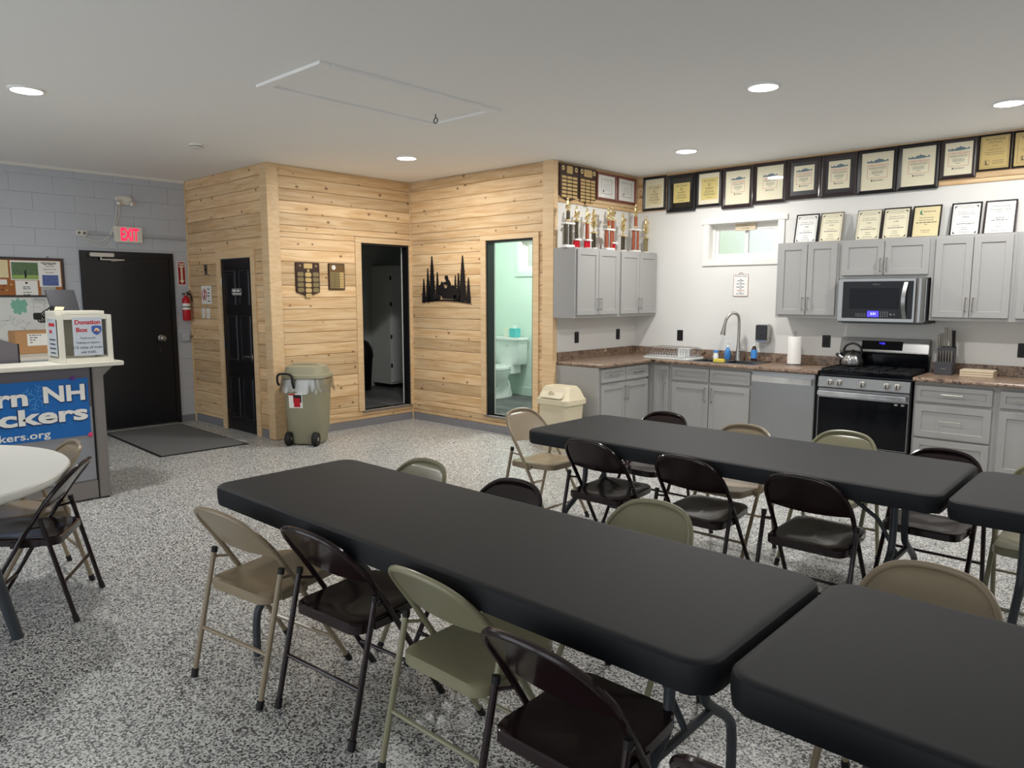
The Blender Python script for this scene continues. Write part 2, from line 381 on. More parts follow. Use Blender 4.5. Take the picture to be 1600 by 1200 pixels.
# bathroom front wall (C)
CD = (-6.125, -5.39, FZ+.005, 2.27)
mb = MB(); v0, v1 = YC+.018, YC+.12
mb.box(XB-.1, CD[0], v0, v1, 0, ZC); mb.box(CD[1], XD-.02, v0, v1, 0, ZC); mb.box(CD[0], CD[1], v0, v1, CD[3], ZC); mb.box(CD[0], CD[1], v0, v1, 0, FZ)
wc = struct('wall_bathroom', mb, M['mint'])
plank_wall(wc, XB+.012, XD-.13, YC+.018, .09, ZC, holes=[(CD[0]-.085, CD[1]+.085, FZ, CD[3]+.06)])
struct('baseboard_bathroom', MB().box(XB, XD-.13, YC, YC+.02, 0, .09), M['base'])
# kitchen walls
wd = struct('wall_kitchen_left', MB().box(YC+.02, YE, -XD, -XD+.1, 0, ZC), M['white'], 'D')
plank_wall(wd, YC+.06, YE-.02, -XD, 2.643, ZC)
WX0, WX1, WZ0, WZ1 = -4.122, -3.305, 2.036, 2.446
mb = MB(); mb.box(XD-.1, WX0, YE, YE+.15, 0, ZC); mb.box(WX1, XR, YE, YE+.15, 0, ZC); mb.box(WX0, WX1, YE, YE+.15, 0, WZ0); mb.box(WX0, WX1, YE, YE+.15, WZ1, ZC)
we = struct('wall_kitchen_back', mb, M['white'])
plank_wall(we, XD+.02, XR, YE, 2.648, ZC-.012, joints={0: (-2.52, .6), 1: (-1.9,), 2: (-3.1, -.2)})
struct('trim_2', MB().box(XD, XR, YE-.03, YE, ZC-.014, ZC), PINET)
# corner boards
def ell_post(name, x, y, wx, wy):
    struct(name, MB().prism([(x-wx, y-.018), (x+.018, y-.018), (x+.018, y+wy), (x-.002, y+wy), (x-.002, y+.002), (x-wx, y+.002)], 'z', .004, ZC), PINET, bev=.002, base=(x, y, 0))
ell_post('trim_3', XB, YA, .127, .125)
ell_post('trim_4', XD, YC, .135, .055)
struct('trim_5', MB().box(XB, XB+.016, YC-.016, YC, .0, ZC), PINET, bev=.003)
struct('trim_6', MB().box(XE, XE+.03, YA-.012, YA+.01, .0, ZC), PINET, bev=.003)

# casings
def casing(name, fr, v, d, ws, wt, wbtm=None, thr=False):
    h0, h1, z0, z1 = d; t = .02
    o = struct(name, MB().box(h0-ws, h1+ws, v-t, v+.002, z1+.004, z1+wt), PINET, fr, .002)
    for a, b in ((h0-ws, h0), (h1, h1+ws)):
        p = mesh_obj('casing_board', MB().box(a, b, v-t+.002, v+.002, z0, z1+.004), PINET, .002); p.parent = o
    return o
casing('trim_7', 'E', YA, AD, CAS, .09)
tb = casing('trim_8', 'D', -XB, (BD[0], BD[1]-.0, BD[2], BD[3]), .085, .07)
casing('trim_9', 'E', YC, CD, .085, .06)
for nm, fr, v, d in (('trim_10', 'D', -XB, BD), ('trim_11', 'E', YC, CD)):
    h0, h1, z0, z1 = d; j = MB()
    j.box(h0, h0+.02, v, v+.125, z0, z1); j.box(h1-.02, h1, v, v+.125, z0, z1); j.box(h0+.02, h1-.02, v, v+.125, z1-.02, z1)
    struct(nm, j, M['jamb'], fr)
    struct(nm.replace('trim_1', 'trim_2'), MB().box(h0-.02, h1+.02, v-.024, v+.03, z0-.022, z0-.002), M['taupe'], fr, .004)

# small rooms behind the doors
def lvp(name, x0, x1, y0, y1):
    o = struct(name, MB().box(x0, x1, y0, y1, .02, FZ-.006), M['sage'])
    k = 0; y = y0
    while y < y1-.01:
        a = x0 - random.random()*.9; b1 = min(y+.16, y1)
        while a < x1:
            s0, s1 = max(a, x0), min(a+1.2, x1); a += 1.2
            if s1-s0 > .05:
                p = mesh_obj('floor_plank', MB().box(-(s1-s0)/2+.0015, (s1-s0)/2-.0015, -(b1-y)/2+.0015, (b1-y)/2-.0015, -.006, 0), LVP, 0, 0); p.parent = o
                p.location = ((s0+s1)/2, (y+b1)/2, FZ)
        y += .16
lvp('floor_closet', XE, XB-.02, YA+.12, YE); lvp('floor_bathroom', XB-.02, XD-.1, YC+.02, YE)
struct('wall_partition', MB().box(XB-.06, XB-.02, YC+.12, YE, FZ, ZC), M['mint'])
struct('wall_closet_back', MB().box(XE, XB-.06, YE-.02, YE+.1, 0, ZC), M['sage'])
struct('wall_closet_left', MB().box(XE, XE+.03, YA+.12, YE-.02, 0, ZC), M['sage'])
BW = (-7.06, -6.30, 1.972, 2.43)
mb = MB(); x0, x1 = XB-.02, XD-.1
mb.box(x0, BW[0], YE, YE+.15, 0, ZC); mb.box(BW[1], x1, YE, YE+.15, 0, ZC); mb.box(BW[0], BW[1], YE, YE+.15, 0, BW[2]); mb.box(BW[0], BW[1], YE, YE+.15, BW[3], ZC)
struct('wall_bathroom_back', mb, M['mint'])
struct('wall_bathroom_right', MB().box(XD-.125, XD-.1, YC+.12, YE, 0, ZC), M['mint'])
struct('baseboard_bathroom_back', MB().box(XB-.02, XD-.125, YE-.014, YE, FZ, FZ+.12), M['mint'], bev=.003)

# windows
def slider(name, X0, X1, Z0, Z1):
    fw = .035; yb = YE+.085
    r = struct(name, MB().box(X0, X1, yb, yb+.05, Z0, Z0+fw).box(X0, X1, yb, yb+.05, Z1-fw, Z1).box(X0, X0+fw, yb, yb+.05, Z0+fw, Z1-fw).box(X1-fw, X1, yb, yb+.05, Z0+fw, Z1-fw), M['trimw'], base=(X0, YE, Z0))
    mid = (X0+X1)/2+.01
    for a, b, y in ((X0+fw, mid+.02, yb+.018), (mid-.02, X1-fw, yb-.002)):
        s = MB(); w = .04; c, d = Z0+fw, Z1-fw
        s.box(a, b, y, y+.02, c, c+w).box(a, b, y, y+.02, d-w, d).box(a, a+w, y, y+.02, c+w, d-w).box(b-w, b, y, y+.02, c+w, d-w)
        q = part('sash', s, M['trimw'], r, .002); part('pane', MB().box(a+w, b-w, y+.008, y+.012, c+w, d-w), FROST, q)
    # white reveal boards
    rv = MB(); rv.box(X0+.001, X0+.008, YE-.004, YE+.084, Z0+.001, Z1-.001); rv.box(X1-.008, X1-.001, YE-.004, YE+.084, Z0+.001, Z1-.001); rv.box(X0+.008, X1-.008, YE-.004, YE+.084, Z0+.001, Z0+.008); rv.box(X0+.008, X1-.008, YE-.004, YE+.084, Z1-.008, Z1-.001)
    part('reveal', rv, M['trimw'], r); part('latch', MB().box(mid-.012, mid+.012, yb-.012, yb-.002, Z1-.11, Z1-.09), M['nickel'], r)
    return r
w1 = slider('window_1', WX0, WX1, WZ0, WZ1)
slider('window_2', BW[0], BW[1], BW[2], BW[3])
mb = MB(); mb.box(WX0-.065, WX0, YE-.018, YE, WZ0, WZ1); mb.box(WX1, WX1+.07, YE-.018, YE, WZ0, WZ1); mb.box(WX0-.065, WX1+.075, YE-.018, YE, WZ0-.062, WZ0); mb.box(WX0-.085, WX1+.10, YE-.022, YE, WZ1, WZ1+.06)
struct('trim_12', mb, M['trimw'], bev=.003)
mb = MB(); mb.box(BW[0]-.07, BW[0], YE-.016, YE, BW[2]-.07, BW[3]+.07); mb.box(BW[0], BW[1], YE-.016, YE, BW[2]-.07, BW[2]); mb.box(BW[0], BW[1], YE-.016, YE, BW[3], BW[3]+.07); mb.box(BW[1], BW[1]+.07, YE-.016, YE, BW[2]-.07, BW[3]+.07)
struct('trim_13', mb, M['mint'], bev=.003)
t = thing('wooden_sign', 'small wooden dedication sign fixed on the window over the kitchen sink', 'sign', (-3.72, YE+.06, 2.36))
part('board', MB().box(-3.83, -3.59, YE+.058, YE+.07, 2.36, 2.44), M['board'], t, .002)
tx = MB(); put_text(tx, 'Donated by', -3.71, 2.418, YE+.0575, h=.014); put_text(tx, 'Harvey Beals', -3.71, 2.385, YE+.0575, h=.016, bold=.01); part('lettering', tx, M['ink'], t, smooth=0)

# outside the windows
struct('ground', MB().box(XE-4, XR+4, YE+.15, YE+14, 1.15, 1.2), M['ground'])
def shrub(x, y, z, r, lab):
    t = thing('shrub', lab, 'shrub', (x, y, z)); mb = MB()
    for _ in range(420):
        d = Vector((random.gauss(0, 1), random.gauss(0, 1), random.gauss(0, 1))).normalized()*r*random.uniform(.6, 1)
        p = Vector((x, y, z+r*.9))+d; a = Vector((random.gauss(0, 1), random.gauss(0, 1), random.gauss(0, 1))).normalized()*.1; b = a.orthogonal().normalized()*.05
        mb.add([p-a, p-b, p+a, p+b], [(0, 1, 2, 3)])
    part('foliage', mb, M['leaf'], t, smooth=0); part('stem', MB().tube([(x, y, z), (x, y, z+r)], .03), M['walnut'], t)
shrub(-5.65, YE+2.6, 1.2, .9, 'leafy green shrub outside the left pane of the kitchen window')
shrub(-9.3, YE+2.6, 1.2, 1.0, 'leafy green shrub outside the bathroom window')
struct('wall_outside', MB().box(XE-4, XR+4, YE+6, YE+6.2, 1.2, 4.6), M['ground'])

# ---------------------------------------------------------------- doors
def lever(parent, x, z, v, dirn, name='handle'):
    mb = MB().lathe([(.032, 0), (.032, -.012), (.014, -.016), (.012, -.05)], (x, v, z), 16, 'y')
    mb.tube([(x, v-.048, z), (x+dirn*.03, v-.052, z), (x+dirn*.11, v-.05, z-.004)], [.011, .011, .008])
    return part(name, mb, M['nickel'], parent)
# utility room door (six panels)
d1 = struct('door_1', MB().box(AD[0]+.006, AD[1]-.006, YA+.006, YA+.03, .008, AD[3]-.002), M['black'], base=(-8.28, YA, 0))
for (a, b) in ((.085, .33), (.405, .655)):
    for (c, d) in ((1.52, 1.93), (.86, 1.40), (.16, .66)):
        x0, x1 = AD[0]+a, AD[0]+b; mb = MB()
        def rg(i, y): return [(x0+i, y, c+i), (x1-i, y, c+i), (x1-i, y, d-i), (x0+i, y, d-i)]
        mb.rings([rg(0, YA+.0065), rg(.012, YA-.001), rg(.03, YA+.0045), rg(.055, YA-.001), rg(.06, YA-.001)]); part('raised_panel', mb, M['black'], d1, smooth=20)
lever(d1, AD[1]-.075, .925, YA+.006, -1)
for z in (.3, 1.05, 1.8): part('hinge', MB().tube([(AD[0]+.002, YA-.004, z-.05), (AD[0]+.002, YA-.004, z+.05)], .008), M['nickel'], d1)
mb = MB().box(AD[0], AD[0]+.006, YA+.004, YA+.03, 0, AD[3]); mb.box(AD[1]-.006, AD[1], YA+.004, YA+.03, 0, AD[3])
part('jamb_edge', mb, M['jamb'], d1)
t = thing('door_sign', 'small black and white room sign on the black panel door', 'sign', (-8.28, YA-.004, 1.64))
part('plate', MB().box(-8.395, -8.17, YA-.004, YA+.0, 1.64, 1.715), M['plas'], t)
mb = MB(); outline(mb, -8.393, -8.172, 1.642, 1.713, YA-.0045, .005); dashes(mb, -8.283, 1.69, YA-.0045, .19, .02); dashes(mb, -8.283, 1.66, YA-.0045, .19, .012); part('lettering', mb, M['paper'], t, smooth=0)
# exit door
e = -XE
d2 = struct('door_2', MB().box(DY0+.05, DY1-.05, e-.006, e+.004, .01, DZ-.06), M['black'], 'D', base=(3.5, e, 0))
mb = MB(); mb.box(DY0, DY0+.055, e-.024, e+.004, 0, DZ); mb.box(DY1-.055, DY1, e-.024, e+.004, 0, DZ); mb.box(DY0+.055, DY1-.055, e-.024, e+.004, DZ-.065, DZ); part('door_frame', mb, M['black'], d2, .002)
mb = MB().lathe([(.04, 0), (.04, -.012), (.018, -.02), (.016, -.05)], (3.84, e-.006, 1.10), 20, 'y'); mb.lathe([(.02, -.04), (.036, -.055), (.036, -.085), (.02, -.1)], (3.84, e-.006, 1.10), 20, 'y'); part('door_knob', mb, M['nickel'], d2)
part('keyhole_cover', MB().box(3.815, 3.835, e-.012, e-.005, .93, .99), M['dsteel'], d2)
part('threshold', MB().box(DY0+.055, DY1-.055, e-.04, e+.004, 0, .012), M['steel'], d2)
t = thing('door_closer', 'silver hydraulic closer at the top of the black exit door', 'door closer', (3.2, e-.03, 2.08), 'D')
part('body', MB().box(3.06, 3.33, e-.075, e-.024, 2.09, 2.135), M['nickel'], t, .008)
mb = MB().box(3.18, 3.45, e-.05, e-.038, 2.052, 2.066); mb.tube([(3.19, e-.044, 2.09), (3.19, e-.044, 2.055)], .01); mb.tube([(3.45, e-.044, 2.06), (3.3, e-.03, 2.04)], .008); part('arm', mb, M['nickel'], t)
# open doors of the small rooms, swung right round against the inner faces of their walls
for nm, fr, x0, x1, v, zz in (('door_3', 'D', BD[0]-.74, BD[0]-.01, -XB+.128, BD), ('door_4', 'E', CD[0]-.74, CD[0]-.01, YC+.128, CD)):
    d = struct(nm, MB().box(x0, x1, v, v+.036, FZ+.01, zz[3]-.025), M['black'], fr, base=(x1, v, FZ))
    part('knob', MB().lathe([(.028, 0), (.028, .01), (.012, .014), (.012, .04), (.026, .05), (.026, .07), (.01, .078)], (x0+.06, v+.036, 1.2), 16, 'y'), M['nickel'], d)
part('jamb_stop', MB().box(BD[1]-.022, BD[1]-.0195, -XB+.108, -XB+.127, FZ, BD[3]-.02), M['trimw'], bpy.data.objects['trim_10'])
part('jamb_stop', MB().box(CD[0]+.0195, CD[0]+.022, YC+.112, YC+.127, FZ, CD[3]-.02), M['trimw'], bpy.data.objects['trim_11'])

# ---------------------------------------------------------------- ceiling fixtures
def ceiling_lamp(x, y, lab, power=None):
    t = thing('ceiling_light', lab, 'ceiling light', (x, y, ZC), 'E', 'round disc lights set in the ceiling')
    part('trim_ring', MB().lathe([(.118, 0), (.118, -.006), (.108, -.014), (.098, -.014), (.096, -.006), (.096, 0)], (x, y, ZC), 36), M['ring'], t)
    part('lens', MB().lathe([(.0, -.004), (.096, -.004), (.096, -.009), (.0, -.012)], (x, y, ZC), 36), M['lens'], t)
    ld = bpy.data.lights.new('lamp', 'AREA'); ld.shape = 'DISK'; ld.size = .19; ld.energy = power or LAMP_W; ld.color = (1, .982, .955); ld.spread = pi
    lo = bpy.data.objects.new('lamp_glow', ld); COL.objects.link(lo); lo.parent = t; lo.location = (0, 0, -.016)
for x, y, lab in ((-6.14, 1.65, 'round ceiling light above the grey reception desk'), (-6.17, 5.10, 'round ceiling light in the nook between the two pine walls'),
                  (-2.28, 5.07, 'round ceiling light above the far long table'), (-3.81, 6.75, 'round ceiling light in front of the kitchen sink'),
                  (-1.10, 6.73, 'round ceiling light in front of the drawers, at the right edge'),
                  (1.6, 5.07, 'round ceiling light by the right wall')):
    ceiling_lamp(x, y, lab)
ceiling_lamp(-6.2, 7.1, 'round ceiling light inside the mint green bathroom', 40)
t = thing('smoke_detector', 'small white smoke detector on the ceiling near the pine room', 'smoke detector', (-7.12, 3.30, ZC))
part('body', MB().lathe([(.065, 0), (.065, -.012), (.058, -.02), (.055, -.04), (.03, -.046), (0, -.046)], (-7.12, 3.30, ZC), 28), M['plate'], t)
part('vent_ring', MB().lathe([(.0585, -.022), (.0585, -.03)], (-7.12, 3.30, ZC), 28), M['inkg'], t)
hx0, hx1, hy0, hy1 = -4.84, -4.06, 2.68, 4.32
t = thing('attic_hatch', 'white rectangular attic access hatch in the ceiling', 'hatch', ((hx0+hx1)/2, (hy0+hy1)/2, ZC))
part('panel', MB().box(hx0+.09, hx1-.09, hy0+.09, hy1-.09, ZC-.006, ZC), M['ceil'], t)
for a in ((hx0, hx1, hy0, hy0+.08), (hx0, hx1, hy1-.08, hy1), (hx0, hx0+.08, hy0+.082, hy1-.082), (hx1-.08, hx1, hy0+.082, hy1-.082)):
    part('frame_board', MB().box(*a, ZC-.02, ZC), M['ceil'], t, .002)
mb = MB().tube([(-4.53, 4.05, ZC-.006), (-4.53, 4.05, ZC-.035)], .004, 6); mb.tube([(-4.53+.022*cos(a), 4.05, ZC-.057+.022*sin(a)) for a in [k*pi/8 for k in range(17)]], .004, 6); part('pull_ring', mb, M['dsteel'], t)

# ---------------------------------------------------------------- things on the left wall
t = thing('exit_sign', 'lit white exit sign with glowing red letters above the black door', 'exit sign', (3.515, e-.05, 2.27), 'D')
part('housing', MB().box(3.355, 3.675, e-.055, e, 2.27, 2.46), M['plate'], t, .008)
tx = MB(); put_text(tx, 'EXIT', 3.525, 2.367, e-.0565, h=.15, w=.205, bold=.03); part('lettering', tx, M['exitr'], t, smooth=0)
t = thing('emergency_light', 'white twin-head emergency light high on the block wall', 'emergency light', (3.48, e-.05, 2.71), 'D')
part('housing', MB().prism([(3.385, 2.79), (3.41, 2.815), (3.55, 2.815), (3.575, 2.79), (3.56, 2.735), (3.53, 2.715), (3.43, 2.715), (3.40, 2.735)], 'y', e-.07, e), M['plate'], t, .008)
for x in (3.41, 3.56): part('lamp_head', MB().lathe([(.0, -.04), (.03, -.035), (.033, -.01), (.02, .02)], (x, e-.06, 2.735), 16, 'y'), M['chrome'], t)
t = thing('surface_outlet', 'almond surface outlet box left of the exit sign', 'outlet', (3.0, e-.04, 2.325), 'D')
part('box', MB().box(2.945, 3.06, e-.045, e, 2.325, 2.385), M['plate'], t, .005)
for x in (2.975, 3.03): part('socket', MB().lathe([(.017, -.046), (.017, -.048), (0, -.048)], (x, e, 2.355), 14, 'y'), M['inkg'], t)
solo('conduit', MB().tube([(3.06, e-.014, 2.352), (3.36, e-.014, 2.35)], .011).tube([(3.67, e-.014, 2.348), (4.23, e-.014, 2.343)], .011), mat('conduit_grey', (176, 178, 180), .4), 'thin grey conduit running beside the exit sign to the pine wall', 'conduit', (3.6, e-.014, 2.34), 'D')
solo('power_cord', MB().tube(smoothpath([(3.0, e-.05, 2.35), (3.05, e-.03, 2.24), (3.2, e-.02, 2.21), (3.28, e-.02, 2.28), (3.36, e-.02, 2.42), (3.43, e-.02, 2.58), (3.44, e-.02, 2.72)]), .005, 6).tube(smoothpath([(2.98, e-.05, 2.35), (3.06, e-.03, 2.28), (3.2, e-.018, 2.26), (3.3, e-.018, 2.33), (3.38, e-.018, 2.5), (3.42, e-.018, 2.72)]), .005, 6), M['plate'], 'pale cords hanging from the outlet up to the emergency light', 'cord', (3.2, e-.02, 2.2), 'D')
t = thing('extinguisher_sign', 'red and white fire extinguisher arrow sign beside the exit door', 'sign', (4.142, e-.004, 1.765), 'D')
part('plate', MB().prism(rrect(4.092, 4.197, 1.765, 2.07, .012), 'y', e-.006, e), M['paper'], t)
part('red_field', MB().prism(rrect(4.101, 4.188, 1.775, 2.06, .006), 'y', e-.0075, e-.005), M['signr'], t)
part('arrow', MB().prism([(4.112, 2.05), (4.112, 1.995), (4.132, 1.995), (4.132, 1.83), (4.115, 1.83), (4.1445, 1.785), (4.174, 1.83), (4.157, 1.83), (4.157, 1.995), (4.177, 1.995), (4.177, 2.05), (4.1445, 2.04)], 'y', e-.009, e-.006), M['cream'], t, smooth=0)
tx = MB(); put_text(tx, 'FIRE', 4.1445, 2.018, e-.0095, h=.026, bold=.02)
for k, ch in enumerate('EXTINGUISHER'): put_text(tx, ch, 4.1445, 1.982-.0132*k, e-.0095, h=.0105, bold=.02)
part('lettering', tx, M['signr'], t, smooth=0)
t = thing('fire_extinguisher', 'red fire extinguisher hanging on the wall by the pine corner', 'fire extinguisher', (4.155, e-.07, 1.31), 'D')
cx, cy = 4.155, e-.07
part('cylinder', MB().lathe([(.0, 1.312), (.044, 1.315), (.049, 1.33), (.049, 1.56), (.043, 1.595), (.022, 1.62), (.02, 1.635), (0, 1.635)], (cx, cy, 0), 24), M['red'], t)
part('label_band', MB().lathe([(.0497, 1.455), (.0497, 1.535)], (cx, cy, 0), 24), M['paper'], t); part('strap', MB().lathe([(.0515, 1.485), (.0515, 1.497)], (cx, cy, 0), 24), M['plas'], t)
mb = MB().lathe([(.014, 1.63), (.014, 1.665), (0, 1.665)], (cx, cy, 0), 12); mb.tube([(cx-.05, cy, 1.655), (cx, cy, 1.66), (cx+.055, cy-.01, 1.695)], .007, 8); mb.tube([(cx-.03, cy, 1.64), (cx+.05, cy-.01, 1.65)], .006, 8); part('lever', mb, M['plas'], t)
part('hose', MB().tube(smoothpath([(cx+.01, cy, 1.655), (cx+.05, cy-.01, 1.66), (cx+.065, cy-.01, 1.6), (cx+.075, cy-.01, 1.56)]), .009, 8), M['rubber'], t)
part('gauge', MB().lathe([(.015, -.02), (.015, -.032), (0, -.032)], (cx-.012, cy, 1.648), 14, 'y'), M['chrome'], t)
t = thing('junction_box', 'grey junction box low on the wall under the extinguisher', 'junction box', (4.14, e-.04, 1.05), 'D')
part('box', MB().box(4.09, 4.19, e-.045, e, 1.05, 1.16), M['cmu'], t, .005); part('stub_pipe', MB().tube([(4.19, e-.03, 1.11), (4.235, e-.03, 1.11)], .014), M['nickel'], t)
# cork board and papers
t = thing('cork_board', 'dark framed cork notice board on the block wall', 'notice board', (2.1, e-.015, 1.64), 'D')
part('cork', MB().box(1.42, 2.78, e-.012, e, 1.63, 2.04), M['cork'], t)
for a in ((1.40, 2.80, 2.03, 2.055), (1.40, 2.80, 1.62, 1.64), (2.775, 2.80, 1.64, 2.03), (1.40, 1.425, 1.64, 2.03)): part('frame_rail', MB().box(a[0], a[1], e-.022, e, a[2], a[3]), M['fdark'], t, .002)
mb = MB().tube([(2.625, e-.012, 2.052), (2.64, e-.012, 2.075), (2.655, e-.012, 2.052)], .003, 6); part('hanger', mb, M['plas'], t)
def sheet(name, lab, x0, x1, z0, z1, m, v, fr='D', cat='paper'):
    t = thing(name, lab, cat, ((x0+x1)/2, v, z0), fr); part('sheet', MB().box(x0, x1, v-.001, v, z0, z1), m, t, smooth=0); return t
v = e-.0125
t = sheet('photo_print', 'landscape photo print pinned on the cork board', 2.275, 2.548, 1.805, 2.02, M['paper'], v, cat='photo')
part('image', MB().box(2.285, 2.54, v-.0018, v-.001, 1.815, 2.0), M['photo'], t, smooth=0)
mb = MB(); quad(mb, 2.29, 2.54, 1.818, 1.86, v-.002); part('field', mb, mat('photo_grass', (150, 178, 98), .6, noise=.2, nscale=40), t, smooth=0)
mb = MB(); quad(mb, 2.405, 2.425, 1.83, 1.91, v-.0023); part('tree_trunk', mb, M['ink'], t, smooth=0)
t = sheet('notice_sheet', 'white notice with a blue photo at the top right of the cork board', 2.545, 2.762, 1.735, 2.022, M['paper'], v-.0012, cat='notice')
mb = MB(); dashes(mb, 2.652, 2.0, v-.0025, .16, .009); dashes(mb, 2.652, 1.985, v-.0025, .12, .009); put_text(mb, 'CONTINUES', 2.652, 1.962, v-.0025, h=.012, bold=.02); put_text(mb, 'PLEASE STAY OFF', 2.652, 1.928, v-.0025, h=.012, bold=.02); put_text(mb, 'THE LAWN', 2.652, 1.894, v-.0025, h=.012, bold=.02); part('lettering', mb, M['ink'], t, smooth=0)
part('image', MB().box(2.575, 2.735, v-.003, v-.002, 1.745, 1.865), M['photob'], t, smooth=0)
t = sheet('notice_sheet', 'landscape white notice with a black emblem low on the cork board', 2.31, 2.525, 1.622, 1.80, M['paper'], v-.0012, cat='notice')
mb = MB(); mb.prism([(2.405, 1.785), (2.43, 1.785), (2.43, 1.772), (2.4175, 1.762), (2.405, 1.772)], 'y', v-.0026, v-.0022)
for z in (1.73, 1.71, 1.67, 1.645): dashes(mb, 2.42, z, v-.0025, .08, .008)
part('lettering', mb, M['ink'], t, smooth=0)
sheet('buff_sheet', 'buff paper sheet pinned at the left of the cork board', 2.05, 2.255, 1.83, 2.02, M['buff'], v, cat='notice')
sheet('small_card', 'small white card with a blue edge pinned under the buff sheet', 2.13, 2.235, 1.755, 1.81, M['paper'], v-.0012, cat='card')
sheet('grey_sheet', 'grey paper sheet below the notice with the blue photo', 2.555, 2.70, 1.64, 1.735, mat('grey_paper', (176, 178, 176), .7), v, cat='notice')
for x, z, m in ((2.27, 1.755, 'yellow'), (2.205, 1.74, 'fred'), (2.185, 1.70, 'fdark'), (2.225, 1.695, 'brass')):
    solo('push_pin', MB().lathe([(.009, -.012), (.006, -.006), (.008, 0)], (x, v, z), 10, 'y'), M[m], {'yellow': 'yellow push pin in the bare cork', 'fred': 'reddish push pin in the bare cork', 'fdark': 'dark push pin in the bare cork', 'brass': 'brass push pin in the bare cork'}[m], 'push pin', (x, v, z), 'D')
t = sheet('trail_map', 'large white trail map with a green area below the cork board', 1.55, 2.66, 1.05, 1.615, M['mapw'], e-.004, cat='map')
random.seed(3)
pts = []
for k in range(26):
    a = k/26*2*pi; r = 1+random.uniform(-.28, .28); pts.append((2.335+.085*r*cos(a)*(1 if cos(a) > 0 else .9), 1.52+.085*r*sin(a)))
part('green_area', MB().prism(pts, 'y', e-.0065, e-.005), M['mapg'], t, smooth=0)
mb = MB()
for k in range(26):
    x, z = random.uniform(2.0, 2.64), random.uniform(1.06, 1.6); P = [(x, e-.0055, z)]
    for j in range(5): x += random.uniform(-.07, .09); z += random.uniform(-.06, .04); P.append((min(max(x, 1.95), 2.65), e-.0055, min(max(z, 1.06), 1.6)))
    mb.tube(P, .0011, 4)
part('trail_lines', mb, M['inkg'], t, smooth=0)
mb = MB(); outline(mb, 2.46, 2.62, 1.56, 1.605, e-.0055, .002); outline(mb, 2.47, 2.58, 1.42, 1.55, e-.0055, .002)
for z in (1.595, 1.585, 1.575): dashes(mb, 2.54, z, e-.0058, .12, .004)
part('legend', mb, M['inkg'], t, smooth=0)
random.seed(11)

# ---------------------------------------------------------------- things on the pine walls
t = thing('wall_switch', 'steel key switch plate on the pine wall left of the panel door', 'switch', (-9.05, YA-.005, 1.895)); part('plate', MB().box(-9.09, -9.01, YA-.006, YA, 1.89, 2.02), M['nickel'], t, .002); part('key_lock', MB().lathe([(.014, -.012), (.014, 0)], (-9.05, YA-.004, 1.955), 12, 'y'), M['plas'], t)
t = sheet('no_smoking_notice', 'curled white notice with a crossed-out circle on the pine wall', -9.2, -8.93, 1.53, 1.755, M['paper'], YA-.003, 'E', 'notice')
mb = MB(); mb.tube([(-9.115+.055*cos(k*pi/12), YA-.0055, 1.645+.07*sin(k*pi/12)) for k in range(25)], .005, 4); mb.tube([(-9.15, YA-.0055, 1.59), (-9.08, YA-.0055, 1.70)], .005, 4); part('prohibition_sign', mb, M['inkr'], t)
mb = MB(); quad(mb, -9.125, -9.105, 1.59, 1.70, YA-.0045); put_text(mb, 'NO', -9.005, 1.715, YA-.0045, h=.03, bold=.03)
for z, w in ((1.665, .07), (1.63, .08), (1.6, .02), (1.565, .085)): dashes(mb, -9.0, z, YA-.0045, w, .014)
part('lettering', mb, M['ink'], t, smooth=0)
for x, lab in ((-9.175, 'white switch plate nearer the wall corner under the notice'), (-9.045, 'white switch plate nearer the panel door under the notice')):
    t = thing('switch_plate', lab, 'switch', (x, YA-.005, 1.36), 'E', 'white plates on the pine wall'); part('plate', MB().box(x-.04, x+.04, YA-.006, YA, 1.35, 1.475), M['paper'], t, .002); part('rocker', MB().box(x-.016, x+.016, YA-.01, YA-.005, 1.38, 1.445), M['plate'], t, .002)
vb = -XB
# two plaques on the side wall
t = thing('award_plaque', 'dark shield award plaque with oval brass plates on the side pine wall', 'plaque', (4.70, vb-.02, 1.62), 'D')
part('board', MB().prism([(4.545, 2.012), (4.858, 2.012), (4.858, 1.675), (4.70, 1.622), (4.545, 1.675)], 'y', vb-.018, vb), M['walnut'], t, .004)
part('title_plate', MB().box(4.65, 4.76, vb-.0205, vb-.018, 1.945, 2.0), M['brass'], t); part('medallion', MB().lathe([(.018, -.021), (.018, -.018)], (4.705, vb, 1.92), 16, 'y'), M['gold'], t)
for x in (4.60, 4.81): part('star', MB().prism([(x+(.018 if k % 2 == 0 else .008)*sin(k*pi/5), 1.975+(.018 if k % 2 == 0 else .008)*cos(k*pi/5)) for k in range(10)], 'y', vb-.021, vb-.018), M['gold'], t, smooth=0)
for i, x in enumerate((4.605, 4.705, 4.805)):
    for j in range(5 if i == 1 else 4):
        z = 1.878-.06*j-(.004 if i == 1 else 0); part('name_plate', MB().prism(rrect(x-.04, x+.04, z-.024, z+.024, .018, 4), 'y', vb-.0205, vb-.018), M['bronze' if i != 1 else 'brass'], t)
t = thing('award_plaque', 'small rectangular brown award plaque beside the closet doorway', 'plaque', (5.095, vb-.02, 1.70), 'D')
part('board', MB().box(4.98, 5.208, vb-.018, vb, 1.703, 2.012), M['walnut'], t, .004); part('face', MB().box(4.992, 5.196, vb-.0195, vb-.018, 1.715, 2.0), mat('bronze_face', (120, 92, 60), .4, .5), t)
part('seal', MB().lathe([(.028, -.021), (.028, -.019)], (5.05, vb, 1.965), 18, 'y'), M['plate'], t)
for j in range(7):
    for x, m in ((5.028, 'bronze'), (5.094, 'bronze'), (5.16, 'brass')): part('name_plate', MB().box(x-.03, x+.03, vb-.021, vb-.0194, 1.722+.0275*j, 1.744+.0275*j), M[m], t)
